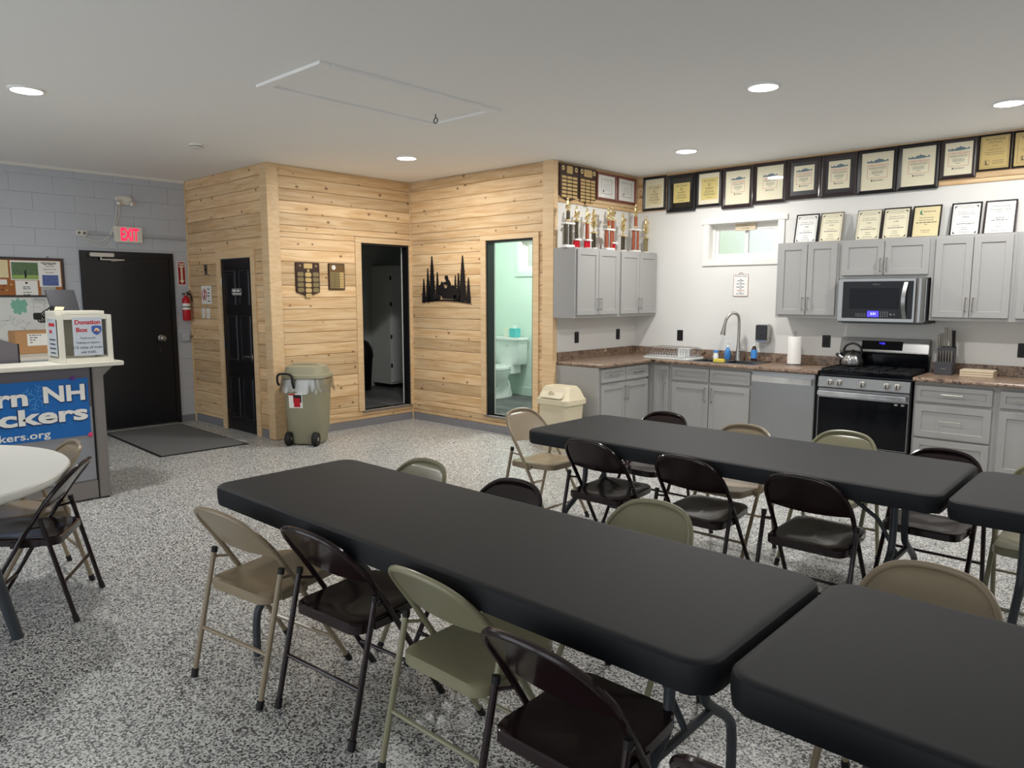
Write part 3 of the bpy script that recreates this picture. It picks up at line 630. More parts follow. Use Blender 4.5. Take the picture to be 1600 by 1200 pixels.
# snowmobile silhouette
t = thing('metal_wall_art', 'black metal cutout of a snowmobile rider among pine trees', 'wall art', (-6.82, YC-.01, 1.53))
ya, yb = YC-.012, YC-.004
def fir(x, z0, z1, w):
    n = max(6, int((z1-z0)/.032)); L = [(x-.005, z0-.02)]
    for k in range(n):
        f = k/n; z = z0+(z1-z0)*f; ww = w*(1-f)**.9
        L += [(x-ww*(1 if k % 2 else .86)-.004, z), (x-ww*.5-.002, z+(z1-z0)/n*.85)]
    L += [(x, z1)]
    Rr = [(2*x-a, b) for a, b in L[:-1]]; return L + Rr[::-1]
for x, z0, z1, w in ((-7.085, 1.575, 2.13, .085), (-7.165, 1.57, 1.98, .05), (-7.245, 1.56, 1.85, .045), (-6.985, 1.585, 1.93, .045), (-6.525, 1.575, 2.12, .085), (-6.6, 1.58, 1.91, .045), (-6.655, 1.585, 1.88, .035), (-6.425, 1.56, 1.85, .045)):
    part('tree', MB().prism(fir(x, z0, z1, w), 'y', ya, yb), M['jamb'], t, smooth=0)
arc = [(-7.29+.92*k/20, 1.548+.045*math.sin(pi*k/20)-.012*k/20) for k in range(21)]
part('ground_arc', MB().prism(arc + [(x, z-.004-.016*math.sin(pi*min(1, max(0, (x+7.29)/.92)))) for x, z in arc[::-1]], 'y', ya, yb), M['jamb'], t, smooth=0)
part('snowmobile', MB().prism([(-7.02, 1.70), (-6.97, 1.75), (-6.92, 1.775), (-6.905, 1.81), (-6.885, 1.80), (-6.87, 1.755), (-6.84, 1.72), (-6.77, 1.735), (-6.70, 1.765), (-6.645, 1.73), (-6.60, 1.68), (-6.63, 1.65), (-6.72, 1.635), (-6.80, 1.615), (-6.9, 1.625), (-6.97, 1.65)], 'y', ya-.002, yb), M['jamb'], t, smooth=0)
part('track', MB().prism([(-6.90, 1.60), (-6.88, 1.635), (-6.66, 1.645), (-6.64, 1.615), (-6.68, 1.59)], 'y', ya, yb), M['jamb'], t, smooth=0)
mb = MB(); mb.tube([(-7.06, (ya+yb)/2, 1.645), (-7.03, (ya+yb)/2, 1.61), (-6.93, (ya+yb)/2, 1.605)], .009, 6); mb.tube([(-6.98, (ya+yb)/2, 1.66), (-6.97, (ya+yb)/2, 1.61)], .008, 6); part('ski', mb, M['jamb'], t)
part('rider', MB().prism([(-6.845, 1.865), (-6.83, 1.88), (-6.80, 1.88), (-6.785, 1.862), (-6.787, 1.842), (-6.755, 1.81), (-6.735, 1.77), (-6.74, 1.72), (-6.80, 1.70), (-6.83, 1.715), (-6.80, 1.74), (-6.795, 1.765), (-6.86, 1.775), (-6.875, 1.79), (-6.86, 1.80), (-6.815, 1.81), (-6.835, 1.838)], 'y', ya-.003, yb), M['jamb'], t, smooth=0)

# ---------------------------------------------------------------- kitchen cabinets
def shaker(mb, x0, x1, z0, z1, yf, rail=.055):
    rail = min(rail, (z1-z0)*.28, (x1-x0)*.28); y1 = yf+.02
    def rg(i, y): return [(x0+i, y, z0+i), (x1-i, y, z0+i), (x1-i, y, z1-i), (x0+i, y, z1-i)]
    return mb.rings([rg(0, y1), rg(0, yf+.002), rg(.002, yf), rg(rail, yf), rg(rail+.004, yf+.009)])
def pull(x, z, yf, L, vert):
    d = (0, 0, L/2) if vert else (L/2, 0, 0); mb = MB(); yo = yf-.03
    mb.tube([(x-d[0], yo, z-d[2]), (x+d[0], yo, z+d[2])], .005, 8)
    for s in (-.9, .9): mb.tube([(x+s*d[0], yf, z+s*d[2]), (x+s*d[0], yo, z+s*d[2])], .0045, 8)
    return mb
def cabinet(name, lab, u0, u1, z0, z1, v, depth, fr, fronts, toe=0, group=None):
    """fronts: (kind, x0, x1, z0, z1, pull) with pull None or (x, z, len, vertical)"""
    t = thing(name, lab, 'cabinet', ((u0+u1)/2, v-depth/2, z0), fr, group); yf = v-depth
    zb_ = .73 if 'sink base' in lab else z1
    b = MB().box(u0, u1, yf, v-.001, z0+toe, zb_)
    if zb_ < z1: b.box(u0, u1, yf, yf+.02, zb_, z1)
    if toe: b.box(u0, u1, yf+.07, v-.001, z0, z0+toe)
    part('body', b, M['cab'], t)
    for kind, a, c, d, g, pl in fronts:
        q = part(kind, shaker(MB(), a, c, d, g, yf-.02), M['cab'], t, smooth=20)
        if pl: part('handle', pull(pl[0], pl[1], yf-.02, pl[2], pl[3]), M['nickel'], q)
    return t
def upper(lab, u0, u1, z0, z1, v, fr, hz=None, mull=.03):
    m = (u0+u1)/2; hz = hz or z0+.145; L = .13 if z1-z0 > .5 else .13
    return cabinet('wall_cabinet', lab, u0, u1, z0, z1, v, .31, fr, [('door', u0+.025, m-.003, z0+.03, z1-.02, (m-.028, hz, L, True)), ('door', m+.003, u1-.025, z0+.03, z1-.02, (m+.028, hz, L, True))], group='grey wall cabinets')
vD = -XD
upper('grey two-door wall cabinet nearest the pine post, under the trophies', 6.235, 7.055, 1.395, 2.145, vD, 'D')
upper('grey two-door wall cabinet in the kitchen corner, under the trophies', 7.056, 7.862, 1.395, 2.145, vD, 'D')
upper('grey two-door wall cabinet right of the window', -3.172, -2.545, 1.41, 2.172, YE, 'E')
upper('short grey two-door cabinet above the microwave', -2.544, -1.733, 1.80, 2.172, YE, 'E', 1.925)
upper('grey two-door wall cabinet right of the microwave, above the knife block', -1.732, -1.095, 1.41, 2.172, YE, 'E')
upper('grey wall cabinet cut off by the right edge of the view', -1.094, -.30, 1.41, 2.172, YE, 'E')
# base cabinets
def base_cab(lab, u0, u1, v, fr, fronts): return cabinet('base_cabinet', lab, u0, u1, 0, .872, v, .59, fr, fronts, toe=.1, group='grey base cabinets')
base_cab('grey base cabinet with two drawers and two doors beside the cream bin', 6.295, 7.258, vD, 'D',
  [('drawer', 6.33, 6.782, .71, .858, (6.556, .785, .17, False)), ('drawer', 6.79, 7.25, .71, .858, (7.02, .785, .17, False)),
   ('door', 6.33, 6.782, .13, .683, (6.755, .57, .16, True)), ('door', 6.79, 7.25, .13, .683, (6.815, .57, .16, True))])
base_cab('narrow grey corner cabinet with one tall door', -4.50, -4.225, YE, 'E', [('door', -4.44, -4.25, .13, .85, (-4.285, .72, .16, True))])
base_cab('grey sink base cabinet with two blank drawer fronts and two doors', -4.224, -3.262, YE, 'E',
  [('false_front', -4.205, -3.755, .70, .84, None), ('false_front', -3.745, -3.285, .70, .84, None), ('door', -4.205, -3.755, .13, .668, (-3.79, .56, .16, True)), ('door', -3.745, -3.285, .13, .668, (-3.71, .56, .16, True))])
base_cab('grey three-drawer base cabinet right of the range', -1.742, -1.112, YE, 'E',
  [('drawer', -1.725, -1.14, .697, .84, (-1.435, .772, .17, False)), ('drawer', -1.725, -1.14, .378, .667, (-1.435, .535, .17, False)), ('drawer', -1.725, -1.14, .12, .36, (-1.435, .25, .17, False))])
base_cab('grey base cabinet cut off by the right edge of the view', -1.111, -.30, YE, 'E',
  [('drawer', -1.085, -.71, .697, .84, (-.9, .772, .17, False)), ('drawer', -.70, -.33, .697, .84, (-.515, .772, .17, False)), ('door', -1.085, -.71, .13, .667, (-.74, .57, .16, True)), ('door', -.70, -.33, .13, .667, (-.67, .57, .16, True))])
solo('corner_filler', MB().box(-4.53, -4.5, YE-.59, YE-.56, .1, .872), M['cab'], 'narrow grey filler strip at the inner cabinet corner', 'filler', (-4.515, YE-.575, .1))
# worktops
zt, zb = .912, .873
SK = (-4.02, -3.30, YE-.56, YE-.12)
t = thing('worktop', 'brown granite-look laminate worktop with backsplash around the sink corner', 'worktop', (-3.9, YE-.3, zb))
mb = MB(); mb.box(XD, XD+.635, YC+.062, YE-.635, zb, zt); mb.box(XD, SK[0], YE-.635, YE, zb, zt); mb.box(SK[1], -2.585, YE-.635, YE, zb, zt); mb.box(SK[0], SK[1], YE-.635, SK[2], zb, zt); mb.box(SK[0], SK[1], SK[3], YE, zb, zt)
part('top', mb, GRAN, t)
part('backsplash', MB().box(XD, XD+.02, YC+.062, YE-.02, zt, zt+.095).box(XD, -2.585, YE-.02, YE, zt, zt+.095), GRAN, t, .003)
mb = MB().tube([(XD, YC+.06, (zt+zb)/2), (XD+.635, YC+.06, (zt+zb)/2), (XD+.635, YE-.635, (zt+zb)/2), (-2.585, YE-.635, (zt+zb)/2)], .0195, 10); part('rolled_edge', mb, GRAN, t)
t = thing('worktop', 'brown granite-look laminate worktop right of the range', 'worktop', (-1.0, YE-.3, zb))
part('top', MB().box(-1.748, -.28, YE-.635, YE, zb, zt), GRAN, t); part('backsplash', MB().box(-1.748, -.28, YE-.02, YE, zt, zt+.095), GRAN, t, .003); part('rolled_edge', MB().tube([(-1.748, YE-.635, (zt+zb)/2), (-.28, YE-.635, (zt+zb)/2)], .0195, 10), GRAN, t)
# sink
t = thing('kitchen_sink', 'stainless steel double sink set in the brown worktop', 'sink', (-3.66, YE-.34, .75))
x0, x1, y0, y1 = SK
mb = MB(); mb.box(x0-.02, x1+.02, y0-.02, y0+.02, zt, zt+.006); mb.box(x0-.02, x1+.02, y1-.075, y1+.03, zt, zt+.006); mb.box(x0-.02, x0+.02, y0, y1, zt, zt+.006); mb.box(x1-.02, x1+.02, y0, y1, zt, zt+.006); mb.box(-3.675, -3.645, y0, y1, zt-.01, zt+.006); part('rim', mb, M['steel'], t, .002)
for a, b in ((x0+.02, -3.675), (-3.645, x1-.02)):
    mb = MB(); c, d = y0+.02, y1-.075
    mb.box(a-.004, a, c, d, .74, zt); mb.box(b, b+.004, c, d, .74, zt); mb.box(a, b, c-.004, c, .74, zt); mb.box(a, b, d, d+.004, .74, zt); mb.box(a, b, c, d, .736, .74); part('bowl', mb, M['steel'], t)
t = thing('kitchen_faucet', 'tall brushed nickel gooseneck faucet behind the sink', 'faucet', (-3.645, YE-.14, zt+.006))
fx, fy = -3.645, YE-.145
part('base', MB().lathe([(.034, .918), (.032, .93), (.026, 1.0), (.022, 1.06), (.0175, 1.12)], (fx, fy, 0), 20), M['nickel'], t)
part('spout', MB().tube(smoothpath([(fx, fy, 1.10), (fx, fy, 1.36), (fx-.01, fy-.015, 1.43), (fx-.06, fy-.07, 1.45), (fx-.10, fy-.12, 1.38), (fx-.11, fy-.13, 1.30)], 3), .0155, 12), M['nickel'], t)
part('spray_head', MB().tube([(fx-.109, fy-.129, 1.315), (fx-.115, fy-.137, 1.27), (fx-.122, fy-.145, 1.20)], [.017, .02, .03], 14), M['nickel'], t)
part('handle', MB().tube([(fx, fy, 1.02), (fx+.05, fy-.01, 1.025), (fx+.10, fy-.01, 1.03)], [.02, .02, .014], 12), M['nickel'], t)
# dishwasher
t = thing('dishwasher', 'stainless steel dishwasher between the sink cabinet and the range', 'dishwasher', (-2.935, YE-.3, 0)); yf = YE-.61
part('tub', MB().box(-3.26, -2.60, YE-.57, YE-.01, .1, .868), M['dsteel'], t); part('toe_panel', MB().box(-3.25, -2.61, YE-.55, YE-.53, 0, .1), M['plas'], t)
dr = part('door', MB().box(-3.255, -2.612, yf-.02, YE-.57, .10, .865), M['steel'], t, .006)
mb = MB().rings([[(x, yf-.02-o, z) for o, z in ((0, .755), (.045+.02*sin(pi*(x+3.235)/.602), .762), (.05+.02*sin(pi*(x+3.235)/.602), .822), (0, .826))] for x in [-3.235+.602*k/14 for k in range(15)]]); part('handle', mb, M['chrome'], dr)
# range
t = thing('gas_range', 'stainless and black gas range with five knobs under the microwave', 'range', (-2.165, YE-.33, 0)); a, b = -2.572, -1.76; yf = YE-.64
part('body', MB().box(a, b, yf+.03, YE-.02, .04, .905), M['dsteel'], t); part('toe_panel', MB().box(a+.02, b-.02, yf+.1, yf+.12, 0, .04), M['plas'], t)
part('lower_drawer', MB().box(a+.004, b-.004, yf-.005, yf+.03, .06, .205), M['steel'], t, .004)
od = part('oven_door', MB().box(a+.004, b-.004, yf-.015, yf+.03, .215, .75), M['steel'], t, .004)
part('oven_glass', MB().box(a+.012, b-.012, yf-.018, yf-.012, .222, .665), M['bglass'], od)
mb = MB().box(a+.01, b-.02, yf-.065, yf-.045, .685, .73); mb.box(a+.02, a+.05, yf-.05, yf-.014, .69, .725); mb.box(b-.06, b-.03, yf-.05, yf-.014, .69, .725); part('handle', mb, M['chrome'], od, .006)
mb = MB()
for x in (b-.055, b-.11): outline(mb, x-.014, x+.014, .64, .655, yf-.0185, .003); dashes(mb, x, .6475, yf-.0185, .016, .004)
part('lettering', mb, M['paper'], od, smooth=0)
part('control_panel', MB().prism([(yf-.02, .757), (yf-.03, .765), (yf-.012, .862), (yf+.03, .87), (yf+.03, .757)], 'x', a+.002, b-.002), M['steel'], t, .003)
for x in (-2.46, -2.375, -2.165, -1.955, -1.865):
    k = part('knob', MB().lathe([(.031, 0), (.031, -.008), (.025, -.012), (.023, -.034), (0, -.036)], (x, yf-.02, .81), 20, 'y'), M['nickel'], t); part('grip', MB().box(x-.004, x+.004, yf-.062, yf-.05, .789, .831), M['dsteel'], k, .002)
part('cooktop', MB().box(a-.004, b+.004, yf-.012, YE-.09, .885, .918), M['bglass'], t, .006)
for i, (g0, g1) in enumerate(((a+.015, a+.27), (a+.278, b-.278), (b-.27, b-.015))):
    mb = MB(); c, d = yf+.015, YE-.115
    for y in (c, (c+d)/2, d): mb.box(g0, g1, y-.006, y+.006, .926, .942)
    for x in (g0+.006, (g0+g1)/2, g1-.006): mb.box(x-.006, x+.006, c, d, .928, .942)
    for x in (g0+.01, g1-.01):
        for y in (c+.01, d-.01): mb.box(x-.008, x+.008, y-.008, y+.008, .916, .93)
    for y in ((c*3+d)/4, (c+3*d)/4): mb.box(g0+.04, g1-.04, y-.005, y+.005, .93, .942)
    part('grate', mb, M['plas'], t)
for x, y in ((a+.14, yf+.13), (a+.14, YE-.23), (b-.14, yf+.13), (b-.14, YE-.23), (-2.165, YE-.35)): part('burner_cap', MB().lathe([(.045, .918), (.045, .926), (.035, .932), (0, .932)], (x, y, 0), 20), M['plas'], t)
part('back_riser', MB().box(a, b, YE-.085, YE-.005, .905, 1.06), M['bglass'], t)
part('back_panel', MB().prism([(YE-.09, 1.06), (YE-.105, 1.085), (YE-.07, 1.205), (YE-.045, 1.215), (YE-.005, 1.215), (YE-.005, 1.06)], 'x', a-.0, b), M['steel'], t, .004)
sl = (1.205-1.085)/.035
def on_slope(x0, x1, z0, z1, dd):
    f = lambda z: YE-.105+(z-1.085)/sl-dd
    return MB().add([(x0, f(z0), z0), (x1, f(z0), z0), (x1, f(z1), z1), (x0, f(z1), z1), (x0, f(z0)+.004, z0), (x1, f(z0)+.004, z0), (x1, f(z1)+.004, z1), (x0, f(z1)+.004, z1)], [(0,1,2,3),(7,6,5,4),(0,4,5,1),(1,5,6,2),(2,6,7,3),(3,7,4,0)])
ds = part('display', on_slope(-2.365, -1.99, 1.105, 1.19, .002), M['bglass'], t, smooth=0)
tx = MB(); put_text(tx, '2:30', -2.178, 1.165, YE-.105+(1.165-1.085)/sl-.004, h=.022, bold=.02); part('clock_digits', tx, M['screenb'], ds, smooth=0)
# microwave
t = thing('microwave', 'stainless over-the-range microwave with a blue lit clock', 'microwave', (-2.13, YE-.2, 1.38)); a, b, zb_, zt_ = -2.515, -1.745, 1.375, 1.795; yf = YE-.385
part('body', MB().box(a, b, yf+.02, YE-.001, zb_, zt_), M['dsteel'], t); part('underside', MB().box(a+.03, b-.03, yf+.04, YE-.03, zb_-.006, zb_), M['plas'], t)
dr = part('door', MB().box(a, b, yf-.02, yf+.02, zb_+.015, zt_), M['steel'], t, .008)
part('door_glass', MB().box(a+.045, b-.105, yf-.024, yf-.018, zb_+.045, zt_-.025), M['bglass'], dr, .002)
part('window_mesh', MB().box(a+.11, b-.22, yf-.0255, yf-.023, zb_+.135, zt_-.09), mat('microwave_window', (20, 21, 26), .35, spec=.2), dr)
mb = MB().rings([[(x+dx, y, z) for dx, y in ((-.017, yf-.024), (-.017, yf-.034-o), (.017, yf-.034-o), (.017, yf-.024))] for x, z, o in [(b-.165-.012*sin(pi*k/12), zb_+.05+.335*k/12, .03*sin(pi*k/12)) for k in range(13)]]); part('handle', mb, M['steel'], dr)
part('side_trim', MB().lathe([(.0, 0), (.045, .0), (.045, zt_-zb_-.02), (0, zt_-zb_-.02)], (b-.048, yf-.0, zb_+.017), 24), M['steel'], dr)
part('clock_display', MB().box(-2.235, -2.135, yf-.0265, yf-.0235, zb_+.06, zb_+.115), M['screenb'], dr)
tx = MB(); put_text(tx, '2:31', -2.185, zb_+.09, yf-.0272, h=.02); part('clock_digits', tx, M['digit'], dr, smooth=0)
mb = MB(); put_text(mb, 'Whirlpool', -2.17, zt_-.055, yf-.0255, w=.068, bold=.012, slant=.2)
for x0, n, r_ in ((-2.34, 5, 2), (-2.12, 4, 3)):
    for i in range(n):
        for j in range(r_): quad(mb, x0+i*.019, x0+i*.019+.009, zb_+.062+.019*j, zb_+.072+.019*j, yf-.0252)
for x, r in ((-2.03, .01), (-2.0, .008)): mb.lathe([(r, -.0001), (0, -.0002)], (x, yf-.0251, zb_+.085), 10, 'y')
part('lettering', mb, M['inkg'], dr, smooth=0)

# ---------------------------------------------------------------- kitchen small things
def outlet(u, z, v, fr, lab, w=.078, h=.128):
    t = thing('outlet', lab, 'outlet', (u, v-.004, z), fr, 'black outlets on the kitchen walls'); part('plate', MB().box(u-w/2, u+w/2, v-.007, v, z-h/2, z+h/2), M['plas'], t, .003); part('socket', MB().box(u-.018, u+.018, v-.009, v-.006, z-.036, z+.036), M['rubber'], t, .002)
outlet(6.68, 1.16, vD, 'D', 'black outlet on the short kitchen wall nearer the pine post'); outlet(7.51, 1.165, vD, 'D', 'black outlet on the short kitchen wall nearer the corner')
outlet(-4.46, 1.16, YE, 'E', 'black outlet above the dish rack'); outlet(-2.743, 1.16, YE, 'E', 'black outlet above the paper towels, left of the range', .085); outlet(-1.03, 1.15, YE, 'E', 'black outlet right of the cutting boards', .09)
t = thing('soap_dispenser', 'grey wall soap dispenser above the sink', 'dispenser', (-3.405, YE-.05, 1.12)); part('case', MB().box(-3.48, -3.33, YE-.10, YE, 1.125, 1.32), M['nickel'], t, .012); part('face', MB().box(-3.47, -3.345, YE-.106, YE-.098, 1.15, 1.312), M['dsteel'], t, .006); part('push_bar', MB().box(-3.46, -3.36, YE-.112, YE-.104, 1.132, 1.148), M['chrome'], t, .003); part('sight_hole', MB().lathe([(.008, -.002), (0, -.003)], (-3.41, YE-.106, 1.20), 10, 'y'), M['plas'], t)
t = thing('rules_sign', 'small white kitchen rules sign hanging below the window', 'sign', (-3.71, YE-.01, 1.63)); part('board', MB().box(-3.798, -3.622, YE-.008, YE, 1.627, 1.872), M['paper'], t, .002)
mb = MB(); outline(mb, -3.798, -3.622, 1.627, 1.872, YE-.0086, .005); part('border', mb, mat('sign_border', (176, 120, 104), .6), t, smooth=0)
mb = MB().tube([(-3.74, YE-.004, 1.872), (-3.71, YE-.004, 1.892), (-3.68, YE-.004, 1.872)], .002, 5); part('hanger', mb, M['inkg'], t)
mb = MB(); put_text(mb, 'Kitchen Rules', -3.71, 1.852, YE-.0088, w=.14); 
for z, w in ((1.815, .02), (1.80, .08), (1.783, .02), (1.766, .10), (1.748, .02), (1.73, .10), (1.71, .02), (1.672, .02), (1.655, .1)): dashes(mb, -3.71, z, YE-.0088, w, .007)
part('lettering', mb, M['navy'], t, smooth=0)
mb = MB(); put_text(mb, 'WIPE IT UP', -3.71, 1.69, YE-.0088, h=.013, bold=.02); part('red_line', mb, M['inkr'], t, smooth=0)
# dish rack
t = thing('dish_rack', 'white dish rack with cutlery cup beside the sink', 'dish rack', (-4.36, YE-.33, zt)); x0, x1, y0, y1 = -4.62, -4.10, YE-.50, YE-.16
part('drain_tray', MB().prism(rrect(x0-.04, x1+.05, y0-.03, y1+.02, .05), 'z', zt+.001, zt+.022), M['porc'], t, .004)
mb = MB()
for z in (1.035, .95): mb.tube([(x0-.02, y0, z), (x1, y0, z), (x1, y1, z), (x0-.02, y1, z), (x0-.02, y0, z)], .0035, 6)
for k in range(17):
    x = x0-.02+(x1-x0+.02)*k/16
    for y in (y0, y1): mb.tube([(x, y, 1.035), (x, y, .935)], .0022, 5)
    mb.tube([(x, y0, .935), (x, y1, .935)], .0022, 5)
    if k < 12: mb.tube([(x+.01, YE-.40, .935), (x+.01, YE-.36, 1.0), (x+.01, YE-.32, .935)], .002, 5)
for y in [y0+(y1-y0)*k/8 for k in range(9)]:
    for x in (x0-.02, x1): mb.tube([(x, y, 1.035), (x, y, .935)], .0022, 5)
part('wire_basket', mb, M['chrome'], t)
cu = MB(); a, b, c, d = -4.21, -4.105, YE-.49, YE-.40; cu.box(a, b, c, c+.003, .94, 1.04); cu.box(a, b, d, d+.003, .94, 1.04); cu.box(a, a+.003, c, d, .94, 1.04); cu.box(b-.003, b, c, d, .94, 1.04); cu.box(a, b, c, d, .937, .94); part('cutlery_cup', cu, M['porc'], t)
def bottle(name, lab, x, y, prof, m, cap, capm, lbl=None, z=zt+.006):
    t = thing(name, lab, 'bottle', (x, y, z)); part('body', MB().lathe(prof, (x, y, z), 18), m, t); part('cap', MB().lathe(cap, (x, y, z), 14), capm, t)
    if lbl: part('label_wrap', MB().lathe(lbl[0], (x, y, z), 18), lbl[1], t)
bottle('cleanser_jar', 'small white jar with a blue lid behind the sink', -3.93, YE-.115, [(.03, 0), (.034, .02), (.028, .045), (.024, .07), (0, .07)], M['porc'], [(.028, .07), (.03, .085), (.025, .095), (0, .096)], M['soapb'])
bottle('hand_soap', 'clear blue pump soap bottle left of the faucet', -3.785, YE-.115, [(.028, 0), (.036, .02), (.036, .08), (.02, .12), (.012, .135), (0, .135)], M['soapb'], [(.013, .135), (.013, .155), (.005, .16), (.005, .185), (.016, .187), (.016, .195), (0, .196)], M['porc'])
bottle('dish_soap', 'dark dish soap bottle with a blue label right of the faucet', -3.475, YE-.115, [(.03, 0), (.034, .02), (.034, .10), (.02, .15), (.012, .165), (0, .166)], M['dsoap'], [(.014, .165), (.012, .19), (0, .192)], M['porc'], ([(.0346, .03), (.0346, .115), (.031, .125)], M['soapb']))
solo('sponge', MB().box(-3.74, -3.62, YE-.555, YE-.50, zt+.006, zt+.042), M['spng'], 'yellow sponge on the front rim of the sink', 'sponge', (-3.68, YE-.53, zt+.006), bev=.006)
t = thing('sink_caddy', 'black wire caddy hanging inside the left sink bowl', 'sink caddy', (-3.9, YE-.3, .82)); mb = MB()
for z in (.90, .83): mb.tube([(-3.99, YE-.22, z), (-3.78, YE-.22, z), (-3.78, YE-.36, z), (-3.99, YE-.36, z), (-3.99, YE-.22, z)], .005, 6)
for x in (-3.985, -3.93, -3.88, -3.83, -3.785):
    for y in (YE-.22, YE-.36): mb.tube([(x, y, .90), (x, y, .83)], .004, 6)
part('basket', mb, M['plas'], t)
t = thing('paper_towel', 'white paper towel roll on a steel stand by the range', 'paper towel', (-2.98, YE-.24, zt)); c = (-2.98, YE-.24, zt)
part('stand', MB().lathe([(.085, .0), (.085, .008), (.01, .012), (.006, .02), (.006, .33), (.012, .335), (.012, .345), (0, .35)], c, 24), M['nickel'], t); part('roll', MB().lathe([(.02, .016), (.066, .016), (.068, .03), (.068, .285), (.066, .297), (.02, .297)], c, 32), M['towel'], t)
t = thing('tea_kettle', 'stainless kettle with a black handle on the rear left burner', 'kettle', (-2.40, YE-.24, .942)); c = (-2.40, YE-.24, .942)
mb = MB(); prof = [(.075, 0), (.098, .01), (.103, .04), (.09, .085), (.06, .12), (.03, .135), (.0, .137)]
mb.rings([[(c[0]+r*(1+.03*cos(8*2*pi*k/48))*cos(2*pi*k/48), c[1]+r*(1+.03*cos(8*2*pi*k/48))*sin(2*pi*k/48), c[2]+h) for k in range(48)] for r, h in [(max(r, .001), h) for r, h in prof]]); part('body', mb, M['steel'], t)
part('lid_knob', MB().lathe([(.012, .135), (.018, .15), (.012, .162), (0, .163)], c, 14), M['plas'], t); part('spout', MB().tube([(c[0]-.085, c[1]-.03, c[2]+.075), (c[0]-.125, c[1]-.045, c[2]+.105)], [.022, .015], 12), M['steel'], t); part('spout_flap', MB().tube([(c[0]-.12, c[1]-.043, c[2]+.102), (c[0]-.14, c[1]-.05, c[2]+.118)], [.018, .014], 12), M['plas'], t)
part('handle', MB().tube(smoothpath([(c[0]-.08, c[1], c[2]+.10), (c[0]-.085, c[1], c[2]+.19), (c[0], c[1], c[2]+.235), (c[0]+.085, c[1], c[2]+.19), (c[0]+.08, c[1], c[2]+.10)], 3), .011, 10), M['plas'], t)
t = thing('knife_block', 'dark grey knife block full of steel-handled knives', 'knife block', (-1.60, YE-.2, zt)); x0, x1 = -1.665, -1.525; yk = YE-.27
part('block_body', MB().prism([(yk, zt), (yk, zt+.12), (yk+.05, zt+.12), (yk+.05, zt+.24), (yk+.14, zt+.26), (yk+.14, zt)], 'x', x0, x1), M['block'], t, .004); part('badge', MB().box(-1.615, -1.575, yk-.002, yk, zt+.05, zt+.062), M['chrome'], t)
for k in range(6):
    x = x0+.014+k*.0222; q = part('steak_knife', MB().tube([(x, yk+.025, zt+.115), (x, yk+.018, zt+.225)], [.006, .0075], 8), M['nickel'], t)
for x, h, y in ((x0+.012, .36, .09), (x0+.03, .375, .1), (x0+.06, .43, .11), (x0+.10, .41, .11), (x0+.122, .405, .12)):
    part('knife', MB().tube([(x, yk+y, zt+.235), (x-.004, yk+y-.012, zt+h-.06), (x-.006, yk+y-.018, zt+h)], [.011, .013, .015], 8), M['nickel' if x < x0+.11 else 'plas'], t)
for k in range(3):
    solo('cutting_board', MB().box(-1.462, -1.20, YE-.27, YE-.10, zt+.0205*k, zt+.0205*k+.019), M['board'], ['bottom pale wooden cutting board of the stack by the knife block', 'middle pale wooden cutting board of the stack by the knife block', 'top pale wooden cutting board of the stack by the knife block'][k], 'cutting board', (-1.33, YE-.18, zt+.0205*k), group='cutting boards in a stack', bev=.003)

